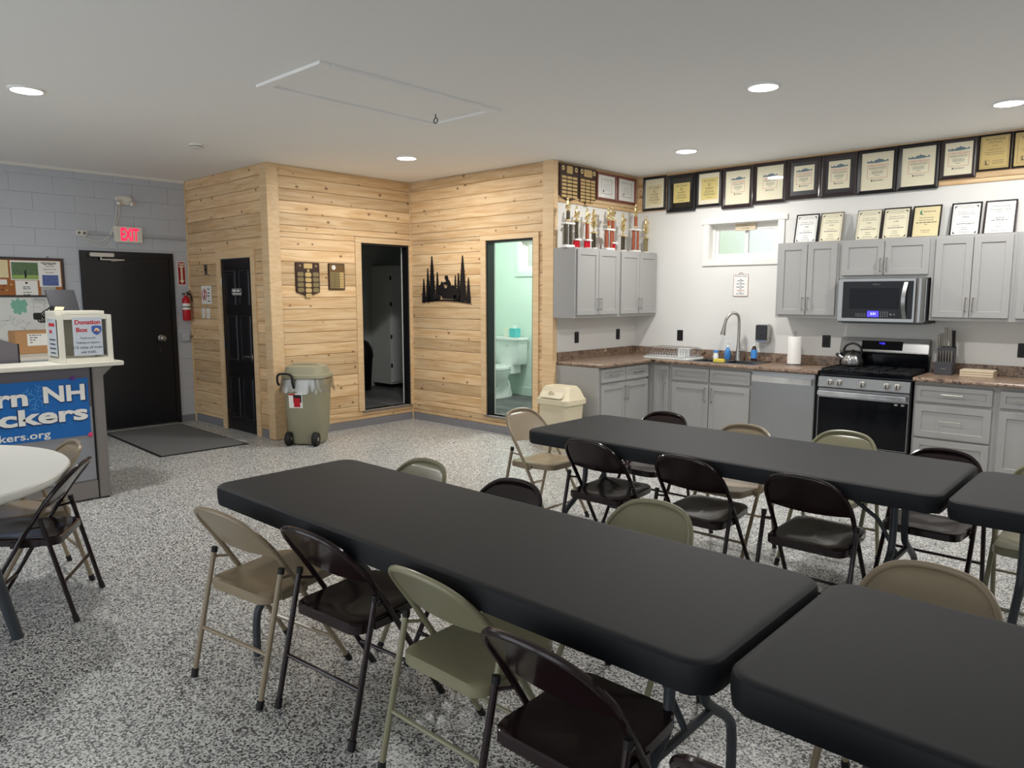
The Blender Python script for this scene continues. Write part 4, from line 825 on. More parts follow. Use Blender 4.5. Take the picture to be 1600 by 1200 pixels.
# ---------------------------------------------------------------- framed certificates
def framed(name, lab, x0, x1, z0, z1, v, fr, fm, fw, back, paper, style, group, lean=0, d=.022, prect=None):
    cx, cz = (x0+x1)/2, (z0+z1)/2
    t = thing(name, lab, 'framed certificate', (cx, v, z0), fr, group)
    def rg(i, y): return [(x0+i, y, z0+i), (x1-i, y, z0+i), (x1-i, y, z1-i), (x0+i, y, z1-i)]
    part('frame', MB().rings([rg(0, v-.001), rg(0, v-d+.004), rg(.004, v-d), rg(fw*.45, v-d-.004), rg(fw*.7, v-d+.002), rg(fw, v-d+.008), rg(fw, v-.006)], cap0=True, cap1=False), fm, t, smooth=20)
    part('backing', MB().box(x0+fw, x1-fw, v-.008, v-.004, z0+fw, z1-fw), back, t, smooth=0)
    if prect: px0, px1, pz0, pz1 = prect
    else: px0, px1, pz0, pz1 = x0+fw, x1-fw, z0+fw, z1-fw
    y = v-.0085; yt = y-.0012
    part('certificate', MB().box(px0, px1, y-.001, y, pz0, pz1), paper, t, smooth=0)
    pw, ph = px1-px0, pz1-pz0; pc = (px0+px1)/2; Z = lambda f: pz1-ph*f
    dark, col = MB(), MB(); colm = M['inkr']
    if style == 'sno':      # script heading, emblem, lines of print
        put_text(dark, 'Sno Traveler', pc, Z(.13), yt, w=pw*.66, slant=.25); outline(dark, pc-pw*.08, pc+pw*.08, Z(.38), Z(.24), yt, .002)
        dark.prism([(pc-pw*.05, Z(.26)), (pc-pw*.02, Z(.26)), (pc-pw*.03, Z(.32)), (pc+pw*.04, Z(.36)), (pc-pw*.04, Z(.36))], 'y', yt-.0003, yt)
        for f, w in ((.46, .5), (.5, .46), (.66, .56), (.74, .74), (.79, .6), (.9, .36)): dashes(dark, pc, Z(f), yt, pw*w, ph*.018)
        put_text(dark, 'SNO TRAVELER', pc, Z(.6), yt, w=pw*.5, bold=.01)
    elif style == 'app':    # blue-grey heading drawing and a red-bordered certificate
        colm = M['inkb']
        P = [(pc-pw*.4, Z(.24))]
        for k in range(17):
            P.append((pc-pw*.4+pw*.8*k/16, Z(.15+.05*abs(sin(k*2.1))-(.05 if 6 < k < 12 else 0))))
        P.append((pc+pw*.4, Z(.22))); P.append((pc, Z(.25))); col.prism(P, 'y', yt-.0003, yt)
        red = MB(); outline(red, pc-pw*.38, pc+pw*.38, Z(.74), Z(.3), yt, .0025); put_text(red, 'Certificate of Appreciation', pc, Z(.345), yt, w=pw*.64, bold=.015); part('red_border', red, M['inkr'], t, smooth=0)
        for f, w in ((.4, .68), (.44, .6), (.51, .42), (.55, .46), (.59, .4), (.65, .2)): dashes(dark, pc, Z(f), yt, pw*w, ph*.014)
        dashes(dark, pc+pw*.05, Z(.8), yt, pw*.4, ph*.014); dashes(dark, pc+pw*.03, Z(.83), yt, pw*.36, ph*.012); quad(dark, pc-pw*.22, pc-pw*.17, Z(.84), Z(.78), yt)
    elif style == 'gold':
        put_text(dark, 'SNO-TRAVELER', pc, Z(.1), yt, w=pw*.68, bold=.01); put_text(dark, 'CERTIFICATE', pc, Z(.19), yt, w=pw*.46); outline(dark, px0+pw*.04, px1-pw*.04, pz0+ph*.04, pz1-ph*.03, yt, .002)
        for f, w in ((.3, .2), (.42, .5), (.5, .7), (.56, .6)): dashes(dark, pc, Z(f), yt, pw*w, ph*.012)
        outline(dark, px0+pw*.16, px0+pw*.34, Z(.9), Z(.73), yt, .002); dark.prism([(px0+pw*.2, Z(.75)), (px0+pw*.25, Z(.75)), (px0+pw*.23, Z(.82)), (px0+pw*.31, Z(.88)), (px0+pw*.2, Z(.87))], 'y', yt-.0003, yt)
        for f in (.76, .81, .86): dashes(dark, pc+pw*.14, Z(f), yt, pw*.4, ph*.012)
    elif style == 'state':
        outline(dark, px0+.006, px1-.006, pz0+.006, pz1-.006, yt, .005)
        put_text(dark, 'State of New Hampshire', pc, Z(.17), yt, w=pw*.5); 
        for k in range(8): dashes(dark, pc, Z(.32+.06*k), yt, pw*.66, ph*.012)
        dark.lathe([(.014, -.0004), (0, -.0005)], (px0+pw*.22, yt, Z(.8)), 12, 'y')
    elif style in ('place', 'first', 'assoc'):
        if style == 'place':
            outline(dark, px0+pw*.06, px1-pw*.06, pz0+ph*.03, pz1-ph*.04, yt, .0015)
            for sx in (-1, 1):
                for zz in (Z(.06), Z(.97)): q = pc+sx*pw*.44; s2 = -.022 if zz > cz else .022; dark.prism([(q, zz), (q-sx*.022, zz), (q, zz+s2)], 'y', yt-.0004, yt)
            put_text(dark, '1ST PLACE AWARD', pc, Z(.11), yt, w=pw*.56); outline(dark, pc-pw*.34, pc+pw*.34, Z(.16), Z(.06), yt, .0012)
            put_text(dark, 'Rockingham County', pc, Z(.26), yt, w=pw*.6); dashes(dark, pc, Z(.33), yt, pw*.7, ph*.014); put_text(dark, lab_amt.get(lab, '$7000.00'), pc, Z(.43), yt, h=ph*.045, bold=.02)
            put_text(dark, 'SNOW RIDER', pc, Z(.58), yt, w=pw*.32); dashes(dark, pc, Z(.65), yt, pw*.66, ph*.022)
            for f, w in ((.77, .22), (.84, .28), (.92, .4)): dashes(dark, pc, Z(f), yt, pw*w, ph*.014)
        elif style == 'first':
            put_text(dark, '1ST PLACE AWARD', pc, Z(.14), yt, w=pw*.72, bold=.01); put_text(dark, 'Rockingham County', pc, Z(.25), yt, w=pw*.7, bold=.01); dashes(dark, pc, Z(.32), yt, pw*.5, ph*.012)
            put_text(dark, '$5,000', pc, Z(.39), yt, h=ph*.03); dashes(dark, pc, Z(.52), yt, pw*.3, ph*.022); dashes(dark, pc, Z(.59), yt, pw*.62, ph*.022)
            for f, w in ((.7, .12), (.79, .24), (.93, .5)): dashes(dark, pc, Z(f), yt, pw*w, ph*.014)
        else:
            colm = mat('green_ink', (66, 128, 98), .7); col.prism([(pc-pw*.3, Z(.2)), (pc-pw*.26, Z(.12)), (pc-pw*.18, Z(.1)), (pc-pw*.22, Z(.17)), (pc-pw*.18, Z(.24)), (pc-pw*.08, Z(.26)), (pc-pw*.24, Z(.26))], 'y', yt-.0003, yt)
            for f, w, h in ((.16, .5, .02), (.37, .56, .016), (.45, .6, .016), (.53, .8, .026), (.6, .12, .016), (.8, .4, .014), (.86, .3, .014)): dashes(dark, pc+(pw*.1 if f < .2 else 0), Z(f), yt, pw*w, ph*h)
    part('lettering', dark, M['inkg' if style == 'state' else 'ink'], t, smooth=0)
    if col.v: part('emblem', col, colm, t, smooth=0)
    part('glass', MB().box(x0+fw, x1-fw, v-.0125, v-.0115, z0+fw, z1-fw), PANE, t, smooth=0)
    if lean: t.rotation_euler = (rad(-lean), 0, 0)
    return t
lab_amt = {}
ve = YE-.019
G1 = 'framed certificates in the row under the ceiling'
FR = [(-5.003, -4.685, 2.657, 3.058, 'fblack', .03, 'cream', 'buff', 'sno', (.055, .055, .07, .10), 'buff certificate with cream mat in a black frame, first from the kitchen corner'),
      (-4.668, -4.293, 2.617, 3.046, 'fblack', .045, 'fblack', 'yellow', 'sno', (.085, .075, .105, .10), 'yellow certificate on black mat in a wide black frame, second from the corner'),
      (-4.284, -3.970, 2.646, 3.05, 'fblack', .03, 'cream', 'yellow', 'sno', (.06, .05, .08, .08), 'yellow certificate with cream mat, third frame from the corner'),
      (-3.962, -3.598, 2.606, 3.052, 'fdark', .04, 'cream', 'cream', 'app', (.085, .075, .10, .075), 'cream appreciation certificate with blue heading, fourth frame from the corner'),
      (-3.592, -3.232, 2.627, 3.055, 'fdark', .035, 'cream', 'cream', 'app', (.08, .075, .09, .085), 'cream appreciation certificate with glare on its glass, fifth frame from the corner'),
      (-3.228, -2.872, 2.64, 3.056, 'fdark', .04, 'fblack', 'cream', 'app', (.075, .07, .085, .075), 'cream appreciation certificate on black mat in a reddish frame, left of the window header'),
      (-2.868, -2.518, 2.633, 3.054, 'fdark', .04, 'fblack', 'cream', 'app', (.07, .07, .08, .065), 'cream appreciation certificate on black mat in a dark frame, seventh from the corner'),
      (-2.514, -2.155, 2.631, 3.058, 'fblack', .034, 'cream', 'cream', 'app', (.06, .055, .07, .06), 'cream appreciation certificate in a plain black frame, eighth from the corner'),
      (-2.150, -1.792, 2.633, 3.062, 'fblack', .036, 'cream', 'cream', 'app', (.065, .06, .08, .075), 'cream appreciation certificate with wide margins in a black frame, ninth from the corner'),
      (-1.788, -1.496, 2.701, 3.060, 'fdark', .034, 'cream', 'cream', 'app', (.036, .036, .04, .04), 'smaller cream appreciation certificate next to the golden ones'),
      (-1.490, -1.236, 2.745, 3.060, 'fblack', .016, 'goldp', 'goldp', 'gold', (.017, .017, .017, .017), 'golden traveler certificate in a thin black frame above the right cabinets'),
      (-1.230, -.965, 2.745, 3.060, 'fblack', .016, 'goldp', 'goldp', 'gold', (.03, .03, .03, .03), 'golden certificate cut off by the right edge of the view')]
for x0, x1, z0, z1, fm, fw, bk, pp, st, (l, r, b, tp), lab in FR:
    framed('certificate_frame', lab, x0, x1, z0, z1, ve, 'E', M[fm], fw, M[bk], M[pp], st, G1, prect=(x0+l, x1-r, z0+b, z1-tp))
vd = vD-.019
for x0, x1, lab in ((6.99, 7.388, 'cherry framed state certificate left of its twin above the trophies'), (7.405, 7.80, 'cherry framed state certificate nearest the kitchen corner')):
    framed('certificate_frame', lab, x0, x1, 2.732, 3.046, vd, 'D', M['fred'], .03, M['paper'], M['paper'], 'state', 'cherry framed certificates', prect=(x0+.09, x1-.09, 2.732+.07, 3.046-.065))
for x0, x1, lab, n in ((6.307, 6.648, 'dark shield plaque with brass plates nearest the pine post', 6), (6.652, 6.972, 'dark shield plaque with brass plates beside the cherry frames', 7)):
    t = thing('shield_plaque', lab, 'plaque', ((x0+x1)/2, vd, 2.655), 'D', 'shield plaques above the trophies'); cx = (x0+x1)/2
    part('board', MB().prism([(x0, 3.056), (x1, 3.056), (x1, 2.715), (cx, 2.655), (x0, 2.715)], 'y', vd-.02, vd), M['walnut'], t, .005)
    part('title_plate', MB().prism(rrect(cx-(.05 if n == 6 else .075), cx+(.05 if n == 6 else .075), 2.955, 3.035, .012, 3), 'y', vd-.0225, vd-.02), M['brass'], t)
    for sx in (-1, 1): q = part('medal', MB().lathe([(.026, -.0225), (.026, -.02)], (cx+sx*.115, vd, 3.005), 16, 'y'), M['gold'], t); part('medal_figure', MB().prism([(cx+sx*.115+.013*cos(k*pi/3), 3.005+.013*sin(k*pi/3)*.7) for k in range(6)], 'y', vd-.024, vd-.0222), M['walnut'], q)
    for i in (-1, 0, 1):
        for j in range(n + (1 if i == 0 and n == 7 else 0)):
            z = 2.925-j*.0365; 
            if n == 6: z = 2.925-j*.040
            part('name_plate', MB().box(cx+i*.095-.04, cx+i*.095+.04, vd-.022, vd-.0195, z-.026, z), M['brass'], t)
# leaning certificates on the cabinet tops
G2 = 'award certificates leaning on the wall cabinets'; zc = 2.173
for x0, x1, fm, pp, st, lab, amt in ((-3.095, -2.858, 'fblack', 'paper', 'place', 'award certificate in a black frame on the cabinet nearest the window', '$2000'), (-2.842, -2.61, 'nickel', 'cream', 'place', 'cream award certificate in a thin silver frame beside the black framed one', '$1700'),
    (-2.487, -2.252, 'chrome', 'cream', 'place', 'cream award certificate in a shiny silver frame above the microwave', '$1,000'), (-2.243, -2.0, 'fdark', 'cream', 'place', 'cream award certificate in a gold-edged dark frame above the microwave', '$1,000'),
    (-1.982, -1.74, 'fblack', 'buff', 'assoc', 'buff award certificate with a green emblem in a dark frame', ''), (-1.661, -1.42, 'fblack', 'paper', 'place', 'pale blue-white award certificate reading $7000.00 in a black frame', '$7000.00'), (-1.396, -1.155, 'fdark', 'paper', 'first', 'plain white first place award in a dark frame, rightmost on the cabinets', '')):
    lab_amt[lab] = amt
    framed('award_certificate', lab, x0, x1, zc, 2.482, YE-.10, 'E', M[fm], .014, M[pp], M[pp], st, G2, lean=12, d=.016)

# trophies
def rider(mb, c, s):
    x, y, z = c
    mb.tube([(x-.035*s, y, z), (x+.035*s, y, z+.004)], [.009*s, .007*s], 8)
    mb.tube([(x-.02*s, y, z+.012*s), (x+.02*s, y, z+.03*s), (x+.045*s, y, z+.05*s)], [.014*s, .016*s, .008*s], 8)
    mb.tube([(x-.008*s, y, z+.03*s), (x-.012*s, y, z+.06*s), (x-.005*s, y, z+.075*s)], [.013*s, .014*s, .009*s], 8)
    mb.lathe([(.002, .07*s), (.012*s, .08*s), (.013*s, .092*s), (.002, .103*s)], (x-.003*s, y, z), 10)
    mb.tube([(x-.012*s, y, z+.062*s), (x+.018*s, y, z+.055*s), (x+.03*s, y, z+.045*s)], .005*s, 6)
    return mb
def trophy(u, v, h, kind, cm, lab):
    z = 2.146; t = thing('trophy', lab, 'trophy', (u, v, z), 'D', 'trophies on the wall cabinets'); c = (u, v, 0); top = z+h
    fz = top-.103*(1.15)
    if kind == 'tower':      # two columns, a deck, one more column
        w = .058; part('base', MB().box(u-w-.02, u+w+.02, v-.035, v+.035, z, z+.03), M['marble'], t, .003); zd = z+.03+h*.40
        for sx in (-1, 1): part('column', MB().lathe([(.019, z+.03), (.019, zd)], (u+sx*w*.75, v, 0), 14), cm, t)
        part('post', MB().lathe([(.012, z+.03), (.012, zd)], (u, v, 0), 12), M['chrome'], t)
        part('deck', MB().box(u-w-.025, u+w+.025, v-.038, v+.038, zd, zd+.02), M['marble'], t, .004); part('urn', MB().lathe([(.03, zd+.02), (.012, zd+.035), (.012, zd+.05), (.02, zd+.055)], c, 14), M['gold'], t)
        part('upper_column', MB().lathe([(.021, zd+.055), (.021, fz-.035)], c, 14), cm, t); part('cap', MB().lathe([(.026, fz-.035), (.014, fz-.02), (.011, fz), (.018, fz+.004)], c, 14), M['gold'], t)
    elif kind == 'column':
        part('base', MB().box(u-.05, u+.05, v-.035, v+.035, z, z+.012), M['marble'], t, .003)
        for sx in (-1, 0, 1): part('base_column', MB().lathe([(.017, z+.012), (.017, z+.085)], (u+sx*.032, v, 0), 14), M['colr'], t)
        part('deck', MB().box(u-.056, u+.056, v-.036, v+.036, z+.085, z+.102), M['marble'], t, .003)
        part('column', MB().lathe([(.021, z+.102), (.021, fz-.05)], c, 14), cm, t); part('side_column', MB().lathe([(.008, z+.102), (.008, fz-.05)], (u+.028, v, 0), 10), M['chrome'], t)
        part('crown', MB().box(u-.045, u+.045, v-.03, v+.03, fz-.05, fz-.036), M['gold'], t, .003); part('cap', MB().lathe([(.022, fz-.036), (.01, fz-.02), (.01, fz)], c, 14), M['gold'], t)
    elif kind == 'cup':
        part('base', MB().box(u-.04, u+.04, v-.03, v+.03, z, z+.02), M['marble'], t, .003)
        for sx in (-1, 1): part('column', MB().lathe([(.014, z+.02), (.014, z+h*.4)], (u+sx*.02, v, 0), 12), cm, t)
        part('deck', MB().box(u-.042, u+.042, v-.03, v+.03, z+h*.4, z+h*.43), M['gold'], t, .003)
        zz = z+h*.43; part('cup', MB().lathe([(.022, zz), (.008, zz+.02), (.008, zz+.035), (.028, zz+.07), (.036, zz+.115), (.02, fz-.012), (.008, fz)], c, 18), M['gold'], t)
        mb = MB()
        for sx in (-1, 1): mb.tube(smoothpath([(u+sx*.033, v, zz+.105), (u+sx*.055, v, zz+.1), (u+sx*.05, v, zz+.065), (u+sx*.024, v, zz+.06)]), .0035, 6)
        part('cup_handles', mb, M['gold'], t)
    part('rider_figure', rider(MB(), (u, v, fz), 1.15), M['gold'], t)
vt = vD-.17
trophy(6.29, vt, .535, 'tower', M['cold'], 'tall trophy with dark twin columns nearest the pine post')
trophy(6.465, vt+.02, .455, 'column', M['cold'], 'trophy with a red base and gold crown, second from the pine post')
trophy(6.605, vt-.02, .44, 'column', M['teak'], 'trophy with a red base and brown column, third from the pine post')
trophy(6.755, vt, .445, 'cup', M['cold'], 'slim gold cup trophy between the red based ones and the brown towers')
trophy(7.03, vt-.01, .49, 'tower', M['teak'], 'trophy with two brown columns in the middle of the row')
trophy(7.165, vt+.03, .515, 'column', M['teak'], 'tall trophy with a red base behind the middle brown tower')
trophy(7.335, vt, .445, 'cup', M['cold'], 'gold cup trophy right of the middle brown tower')
trophy(7.60, vt, .575, 'tower', M['teak'], 'tallest brown twin column trophy near the kitchen corner')
trophy(7.80, vt-.02, .44, 'cup', M['bronze'], 'small gold trophy nearest the kitchen corner')

# ---------------------------------------------------------------- bathroom and closet contents
t = thing('toilet', 'white toilet in the mint green bathroom', 'toilet', (-7.10, YE-.4, FZ)); tx_, ty = -7.12, YE-.02
def ell(cx, cy, rx, ry, z, n=28, sq=1): return [(cx+rx*cos(2*pi*k/n), cy+ry*sin(2*pi*k/n), z) for k in range(n)]
part('tank', MB().rings([[(x, y, z) for x, y in rrect(tx_-w, tx_+w, ty-d, ty, .03)] for w, d, z in ((.225, .19, .66), (.24, .20, .70), (.255, .215, 1.0))]), M['porc'], t)
part('tank_lid', MB().prism(rrect(tx_-.272, tx_+.272, ty-.235, ty+.004, .035), 'z', 1.0, 1.045), M['porc'], t, .01)
part('flush_button', MB().lathe([(.014, -.012), (.014, .0)], (tx_+.03, ty-.213, .93), 12, 'y'), M['chrome'], t)
part('bowl', MB().rings([ell(tx_, ty-.38, .125, .29, FZ), ell(tx_, ty-.38, .12, .285, FZ+.05), ell(tx_, ty-.39, .11, .25, FZ+.16), ell(tx_, ty-.45, .15, .25, FZ+.26), ell(tx_, ty-.46, .20, .28, FZ+.36), ell(tx_, ty-.46, .205, .285, FZ+.395)]).box(tx_-.13, tx_+.13, ty-.3, ty-.03, FZ+.33, .66), M['porc'], t)
part('trapway', MB().tube(smoothpath([(tx_+.07, ty-.50, FZ+.12), (tx_+.085, ty-.38, FZ+.21), (tx_+.085, ty-.29, FZ+.26), (tx_+.085, ty-.24, FZ+.16), (tx_+.08, ty-.26, FZ+.03)]), .035, 12), M['porc'], t)
part('seat_lid', MB().rings([ell(tx_, ty-.46, .205, .285, FZ+.398), ell(tx_, ty-.46, .21, .29, FZ+.41), ell(tx_, ty-.46, .205, .285, FZ+.44), ell(tx_, ty-.46, .12, .2, FZ+.445)]), M['porc'], t)
t = thing('tissue_box', 'teal tissue box on the toilet tank', 'tissue box', (-7.03, ty-.11, 1.045)); part('box', MB().box(-7.09, -6.975, ty-.165, ty-.05, 1.046, 1.17), M['teal'], t, .003); part('tissue', MB().add([(-7.06, ty-.11, 1.17), (-7.0, ty-.11, 1.17), (-7.01, ty-.09, 1.215), (-7.05, ty-.13, 1.22), (-7.03, ty-.07, 1.17)], [(0, 1, 2, 3), (1, 4, 2), (4, 0, 3, 2)]), M['paper'], t)
t = thing('picture_card', 'small cream framed card beside the tissue box on the toilet tank', 'card', (-7.18, ty-.1, 1.045)); part('card', MB().box(-7.235, -7.125, ty-.11, ty-.095, 1.046, 1.16), M['cream'], t, .002); part('picture', MB().box(-7.215, -7.145, ty-.112, ty-.11, 1.065, 1.14), M['mint'], t)
t = thing('wall_notice', 'small black and white notice on the mint wall beside the toilet', 'notice', (-6.70, YE-.004, 1.36)); part('sheet', MB().box(-6.76, -6.60, YE-.004, YE, 1.33, 1.5), M['paper'], t); part('black_panel', MB().box(-6.75, -6.61, YE-.006, YE-.004, 1.42, 1.49), M['plas'], t)
t = thing('tall_cabinet', 'tall pale grey cabinet seen through the closet doorway', 'cabinet', (-9.25, 7.46, FZ)); part('body', MB().box(-9.50, -9.05, 7.10, YE-.03, FZ+.06, 2.09), mat('closet_cabinet', (226, 228, 224), .5), t); part('toe_kick', MB().box(-9.50, -9.10, 7.12, YE-.03, FZ, FZ+.06), M['plas'], t)
q = part('door', MB().box(-9.05, -9.03, 7.115, YE-.05, FZ+.09, 2.06), MATS['closet_cabinet'], t, .003)
mb = MB()
for a in ((7.13, 7.14, .30, 2.03), (YE-.075, YE-.065, .30, 2.03), (7.14, YE-.075, .30, .31), (7.14, YE-.075, 2.02, 2.03)): mb.box(-9.03, -9.026, *a)
part('moulding', mb, MATS['closet_cabinet'], q)
for z in (.55, 1.0, 1.5, 1.9): part('hinge', MB().box(-9.045, -9.022, 7.10, 7.116, z-.03, z+.03), M['dsteel'], t)
t = thing('closet_bin', 'black domed waste bin just inside the closet doorway', 'bin', (-9.2, 6.68, FZ)); c = (-9.2, 6.66, FZ)
part('body', MB().lathe([(.13, 0), (.135, .01), (.17, .52), (0, .52)], c, 24), M['plas'], t); part('dome_lid', MB().lathe([(.178, .5), (.18, .54), (.16, .64), (.11, .73), (.04, .77), (0, .775)], c, 24), M['plas'], t)

# ---------------------------------------------------------------- waste bins in the room
t = thing('wheeled_trash_can', 'large beige wheeled trash can with lid and clear liner at the pine corner', 'trash can', (-7.15, 4.47, 0)); cx, cy = -7.15, 4.44
def sup(rx, ry, z, n=40, p=3.2):
    R = []
    for k in range(n):
        a = 2*pi*k/n; ca, sa = cos(a), sin(a); R.append((.93*rx*math.copysign(abs(ca)**(2/p), ca), .93*ry*math.copysign(abs(sa)**(2/p), sa), z))
    return R
A_ = Matrix.Translation((cx, cy, 0)) @ Matrix.Rotation(rad(38), 4, 'Z')
part('body', MB().rings([sup(.19, .195, .012), sup(.2, .205, .03), sup(.205, .21, .12), sup(.222, .226, .15), sup(.25, .255, .66), sup(.262, .267, .665), sup(.262, .267, .72)]).xf(A_), M['canp'], t)
part('lid', MB().rings([sup(.268, .273, .735), sup(.275, .28, .745), sup(.27, .275, .775), sup(.25, .25, .785), sup(.22, .22, .86), sup(.19, .19, .875), sup(.06, .06, .88)]).xf(A_), M['canp'], t)
part('lid_handle', MB().tube(smoothpath([(-.17, -.10, .84), (-.16, -.07, .885), (.16, -.07, .885), (.17, -.10, .84)]), .014, 8).xf(A_), M['canp'], t)
mb = MB(); R1 = sup(.274, .279, .735, 60); R2 = [(x*1.03+random.uniform(-.006, .006), y*1.03+random.uniform(-.006, .006), .66+random.uniform(-.02, .02)) for x, y, z in R1]; R3 = [(x*1.045+random.uniform(-.014, .014), y*1.045+random.uniform(-.014, .014), .60+random.uniform(-.04, .03)) for x, y, z in R1]
mb.rings([R1, R2, R3], False, False); part('clear_liner', mb.xf(A_), M['bag'], t)
mb = MB().tube(smoothpath([(-.19, -.27, .67), (-.19, -.30, .70), (-.19, -.30, .79), (-.1, -.31, .80), (-.01, -.30, .79), (-.01, -.30, .70), (-.01, -.27, .64)]), .013, 8).xf(Matrix.Translation((cx, cy, 0)) @ Matrix.Rotation(rad(28), 4, 'Z')); part('handle', mb, M['rubber'], t)
for sx in (-.15, .15): q = part('wheel', MB().lathe([(.02, -.028), (.07, -.028), (.075, -.018), (.075, .018), (.07, .028), (.02, .028)], (sx, -.215, .076), 24, 'x').xf(A_), M['rubber'], t); part('hub', MB().lathe([(.0, .03), (.02, .03), (.022, .026)], (sx, -.215, .076), 12, 'x').xf(A_), M['nickel'], q)
Lb = Matrix.Translation((cx, cy, 0)) @ Matrix.Rotation(rad(38), 4, 'Z'); yl = -.2385
def lbl(x0, x1, z0, z1, dy=0): return MB().add([(x0, -.229-dy-(z0-.5)*.055, z0), (x1, -.229-dy-(z0-.5)*.055, z0), (x1, -.229-dy-(z1-.5)*.055, z1), (x0, -.229-dy-(z1-.5)*.055, z1)], [(0, 1, 2, 3)]).xf(Lb)
part('sticker', lbl(-.13, .02, .42, .58, .004), M['paper'], t, smooth=0); part('sticker_black', lbl(-.08, .01, .48, .565, .0055), M['plas'], t, smooth=0); part('sticker_red', lbl(-.075, -.005, .43, .53, .0065), M['red'], t, smooth=0); part('sticker_brand', lbl(-.128, -.06, .56, .578, .0055), M['red'], t, smooth=0)
t = thing('swing_bin', 'cream plastic swing-top bin beside the kitchen base cabinet', 'bin', (-4.80, 5.98, 0)); cx, cy = -4.80, 6.02
def rr(wx, wy, z, r=.05): return [(x, y, z) for x, y in rrect(cx-wx, cx+wx, cy-wy, cy+wy, r)]
part('body', MB().rings([rr(.165, .125, .0), rr(.17, .13, .01), rr(.195, .16, .50)]), M['binp'], t)
part('collar', MB().rings([rr(.203, .17, .50), rr(.214, .182, .505), rr(.214, .182, .555), rr(.203, .17, .565), rr(.18, .12, .66), rr(.155, .10, .69)]), M['binp'], t)
mb = MB().rings([[(cx+x, cy-.185+.0+(z-.575)*.85-.012*0, z) for x, z in ((-w, z), (w, z))] + [(cx+w, cy-.185+(z-.575)*.85+.01, z), (cx-w, cy-.185+(z-.575)*.85+.01, z)] for w, z in ((.13, .575), (.15, .59), (.14, .66), (.125, .672))]); part('swing_flap', mb, M['binp'], t, .003)
part('push_recess', MB().lathe([(.0, -.006), (.04, -.004), (.045, 0)], (cx-.01, cy-.155, .608), 18, 'y'), M['binp'], t)

# ---------------------------------------------------------------- door mat
t = thing('door_mat', 'dark grey rubber-edged entrance mat in front of the exit door', 'mat', (-8.48, 3.45, 0)); R0 = [(-9.42, 3.06), (-9.41, 3.965), (-7.535, 3.915), (-7.57, 2.97)]
part('border', MB().prism(R0, 'z', .0005, .006), M['rubber'], t); mx_, my_ = -8.48, 3.47
part('carpet', MB().prism([(mx_+(x-mx_)*.972, my_+(y-my_)*.945) for x, y in R0], 'z', .005, .011), M['matg'], t)

# ---------------------------------------------------------------- reception desk
X0 = 6.374   # v of the front face (frame D)
t = thing('reception_desk', 'grey fabric panelled reception counter with a white top', 'desk', (1.2, X0+.2, 0), 'D')
y0, y1 = -.6, 2.012
part('core', MB().box(y0, y1, X0+.012, X0+.07, .02, 1.072), M['taupe'], t)
part('lower_fabric_panel', MB().box(y0, y1-.01, X0+.004, X0+.014, .165, .757), M['fabric'], t, .003)
part('upper_fabric_panel', MB().box(y0, y1-.01, X0+.004, X0+.014, .763, 1.066), M['fabd'], t, .003)
part('plinth', MB().box(y0, y1-.004, X0+.0, X0+.014, .015, .155), M['taupe'], t, .003)
part('end_post', MB().box(y1+.006, 2.098, X0-.006, X0+.075, .012, 1.072), M['taupe'], t, .006)
part('slotted_channel', MB().box(y1-.006, y1+.006, X0+.008, X0+.05, .02, 1.07), M['plas'], t)
part('bracket', MB().prism([(2.098, 1.07), (2.17, 1.07), (2.15, 1.05), (2.098, 1.0)], 'y', X0+.0, X0+.06), M['taupe'], t)
part('foot', MB().box(2.03, 2.09, X0+.01, X0+.05, 0, .013), M['plas'], t)
part('counter_top', MB().prism(rrect(y0, 2.262, X0-.02, X0+.40, .03), 'z', 1.074, 1.108), M['ctop'], t, .004)
part('side_panel', MB().box(1.93, 1.98, X0+.07, X0+1.35, .02, .70), M['taupe'], t)
t = thing('club_banner', 'blue club banner with white lettering on the reception desk front', 'banner', (1.4, X0, .53), 'D')
part('sheet', MB().box(.0, 1.982, X0+.0005, X0+.0035, .533, .992), M['banner'], t)
va = X0-.0005; cx0, cz0 = 1.625, .865
for k in range(6):
    a = k*pi/3+.3; sn = MB(); q = lambda r, d: (cx0+r*cos(a)-d*sin(a), va+.0026, cz0+r*sin(a)+d*cos(a))
    sn.tube([q(.012, 0), q(.1, 0)], .003, 10)
    for r in (.045, .075): sn.tube([q(r+.022, .026), q(r, 0), q(r+.022, -.026)], .003, 10)
    part('snowflake_arm', sn, M['bannerl'], t, smooth=0)
for x in (1.46, 1.53, 1.60, 1.72, 1.77, 1.83, 1.93): part('streak', MB().add([(x, va+.0004, .655), (x+.003, va+.0004, .655), (x+.03, va+.0004, .625), (x+.027, va+.0004, .625)], [(0, 1, 2, 3)]), M['bannerl'], t, smooth=0)
def ban(s, x, z, h, w, al, bold, nm='lettering'):
    sh = MB(); put_text(sh, s, x+.003, z-.003, va-.0008, h=h+.012, w=w+.012, bold=bold+.012, align=al); part(nm+'_shadow', sh, M['navy'], t, smooth=0)
    tx = MB(); put_text(tx, s, x, z, va-.0014, h=h, w=w, bold=bold, align=al); part(nm, tx, M['paper'], t, smooth=0)
ban('NH', 1.812, .882, .128, .288, 'C', .035); ban('rn', 1.565, .858, .092, .20, 'R', .035); ban('ckers', 1.968, .722, .125, .60, 'R', .035)
tx = MB(); put_text(tx, 'kers.org', 1.698, .572, va, h=.072, w=.335, bold=.015, align='R'); part('web_address', tx, M['paper'], t, smooth=0)
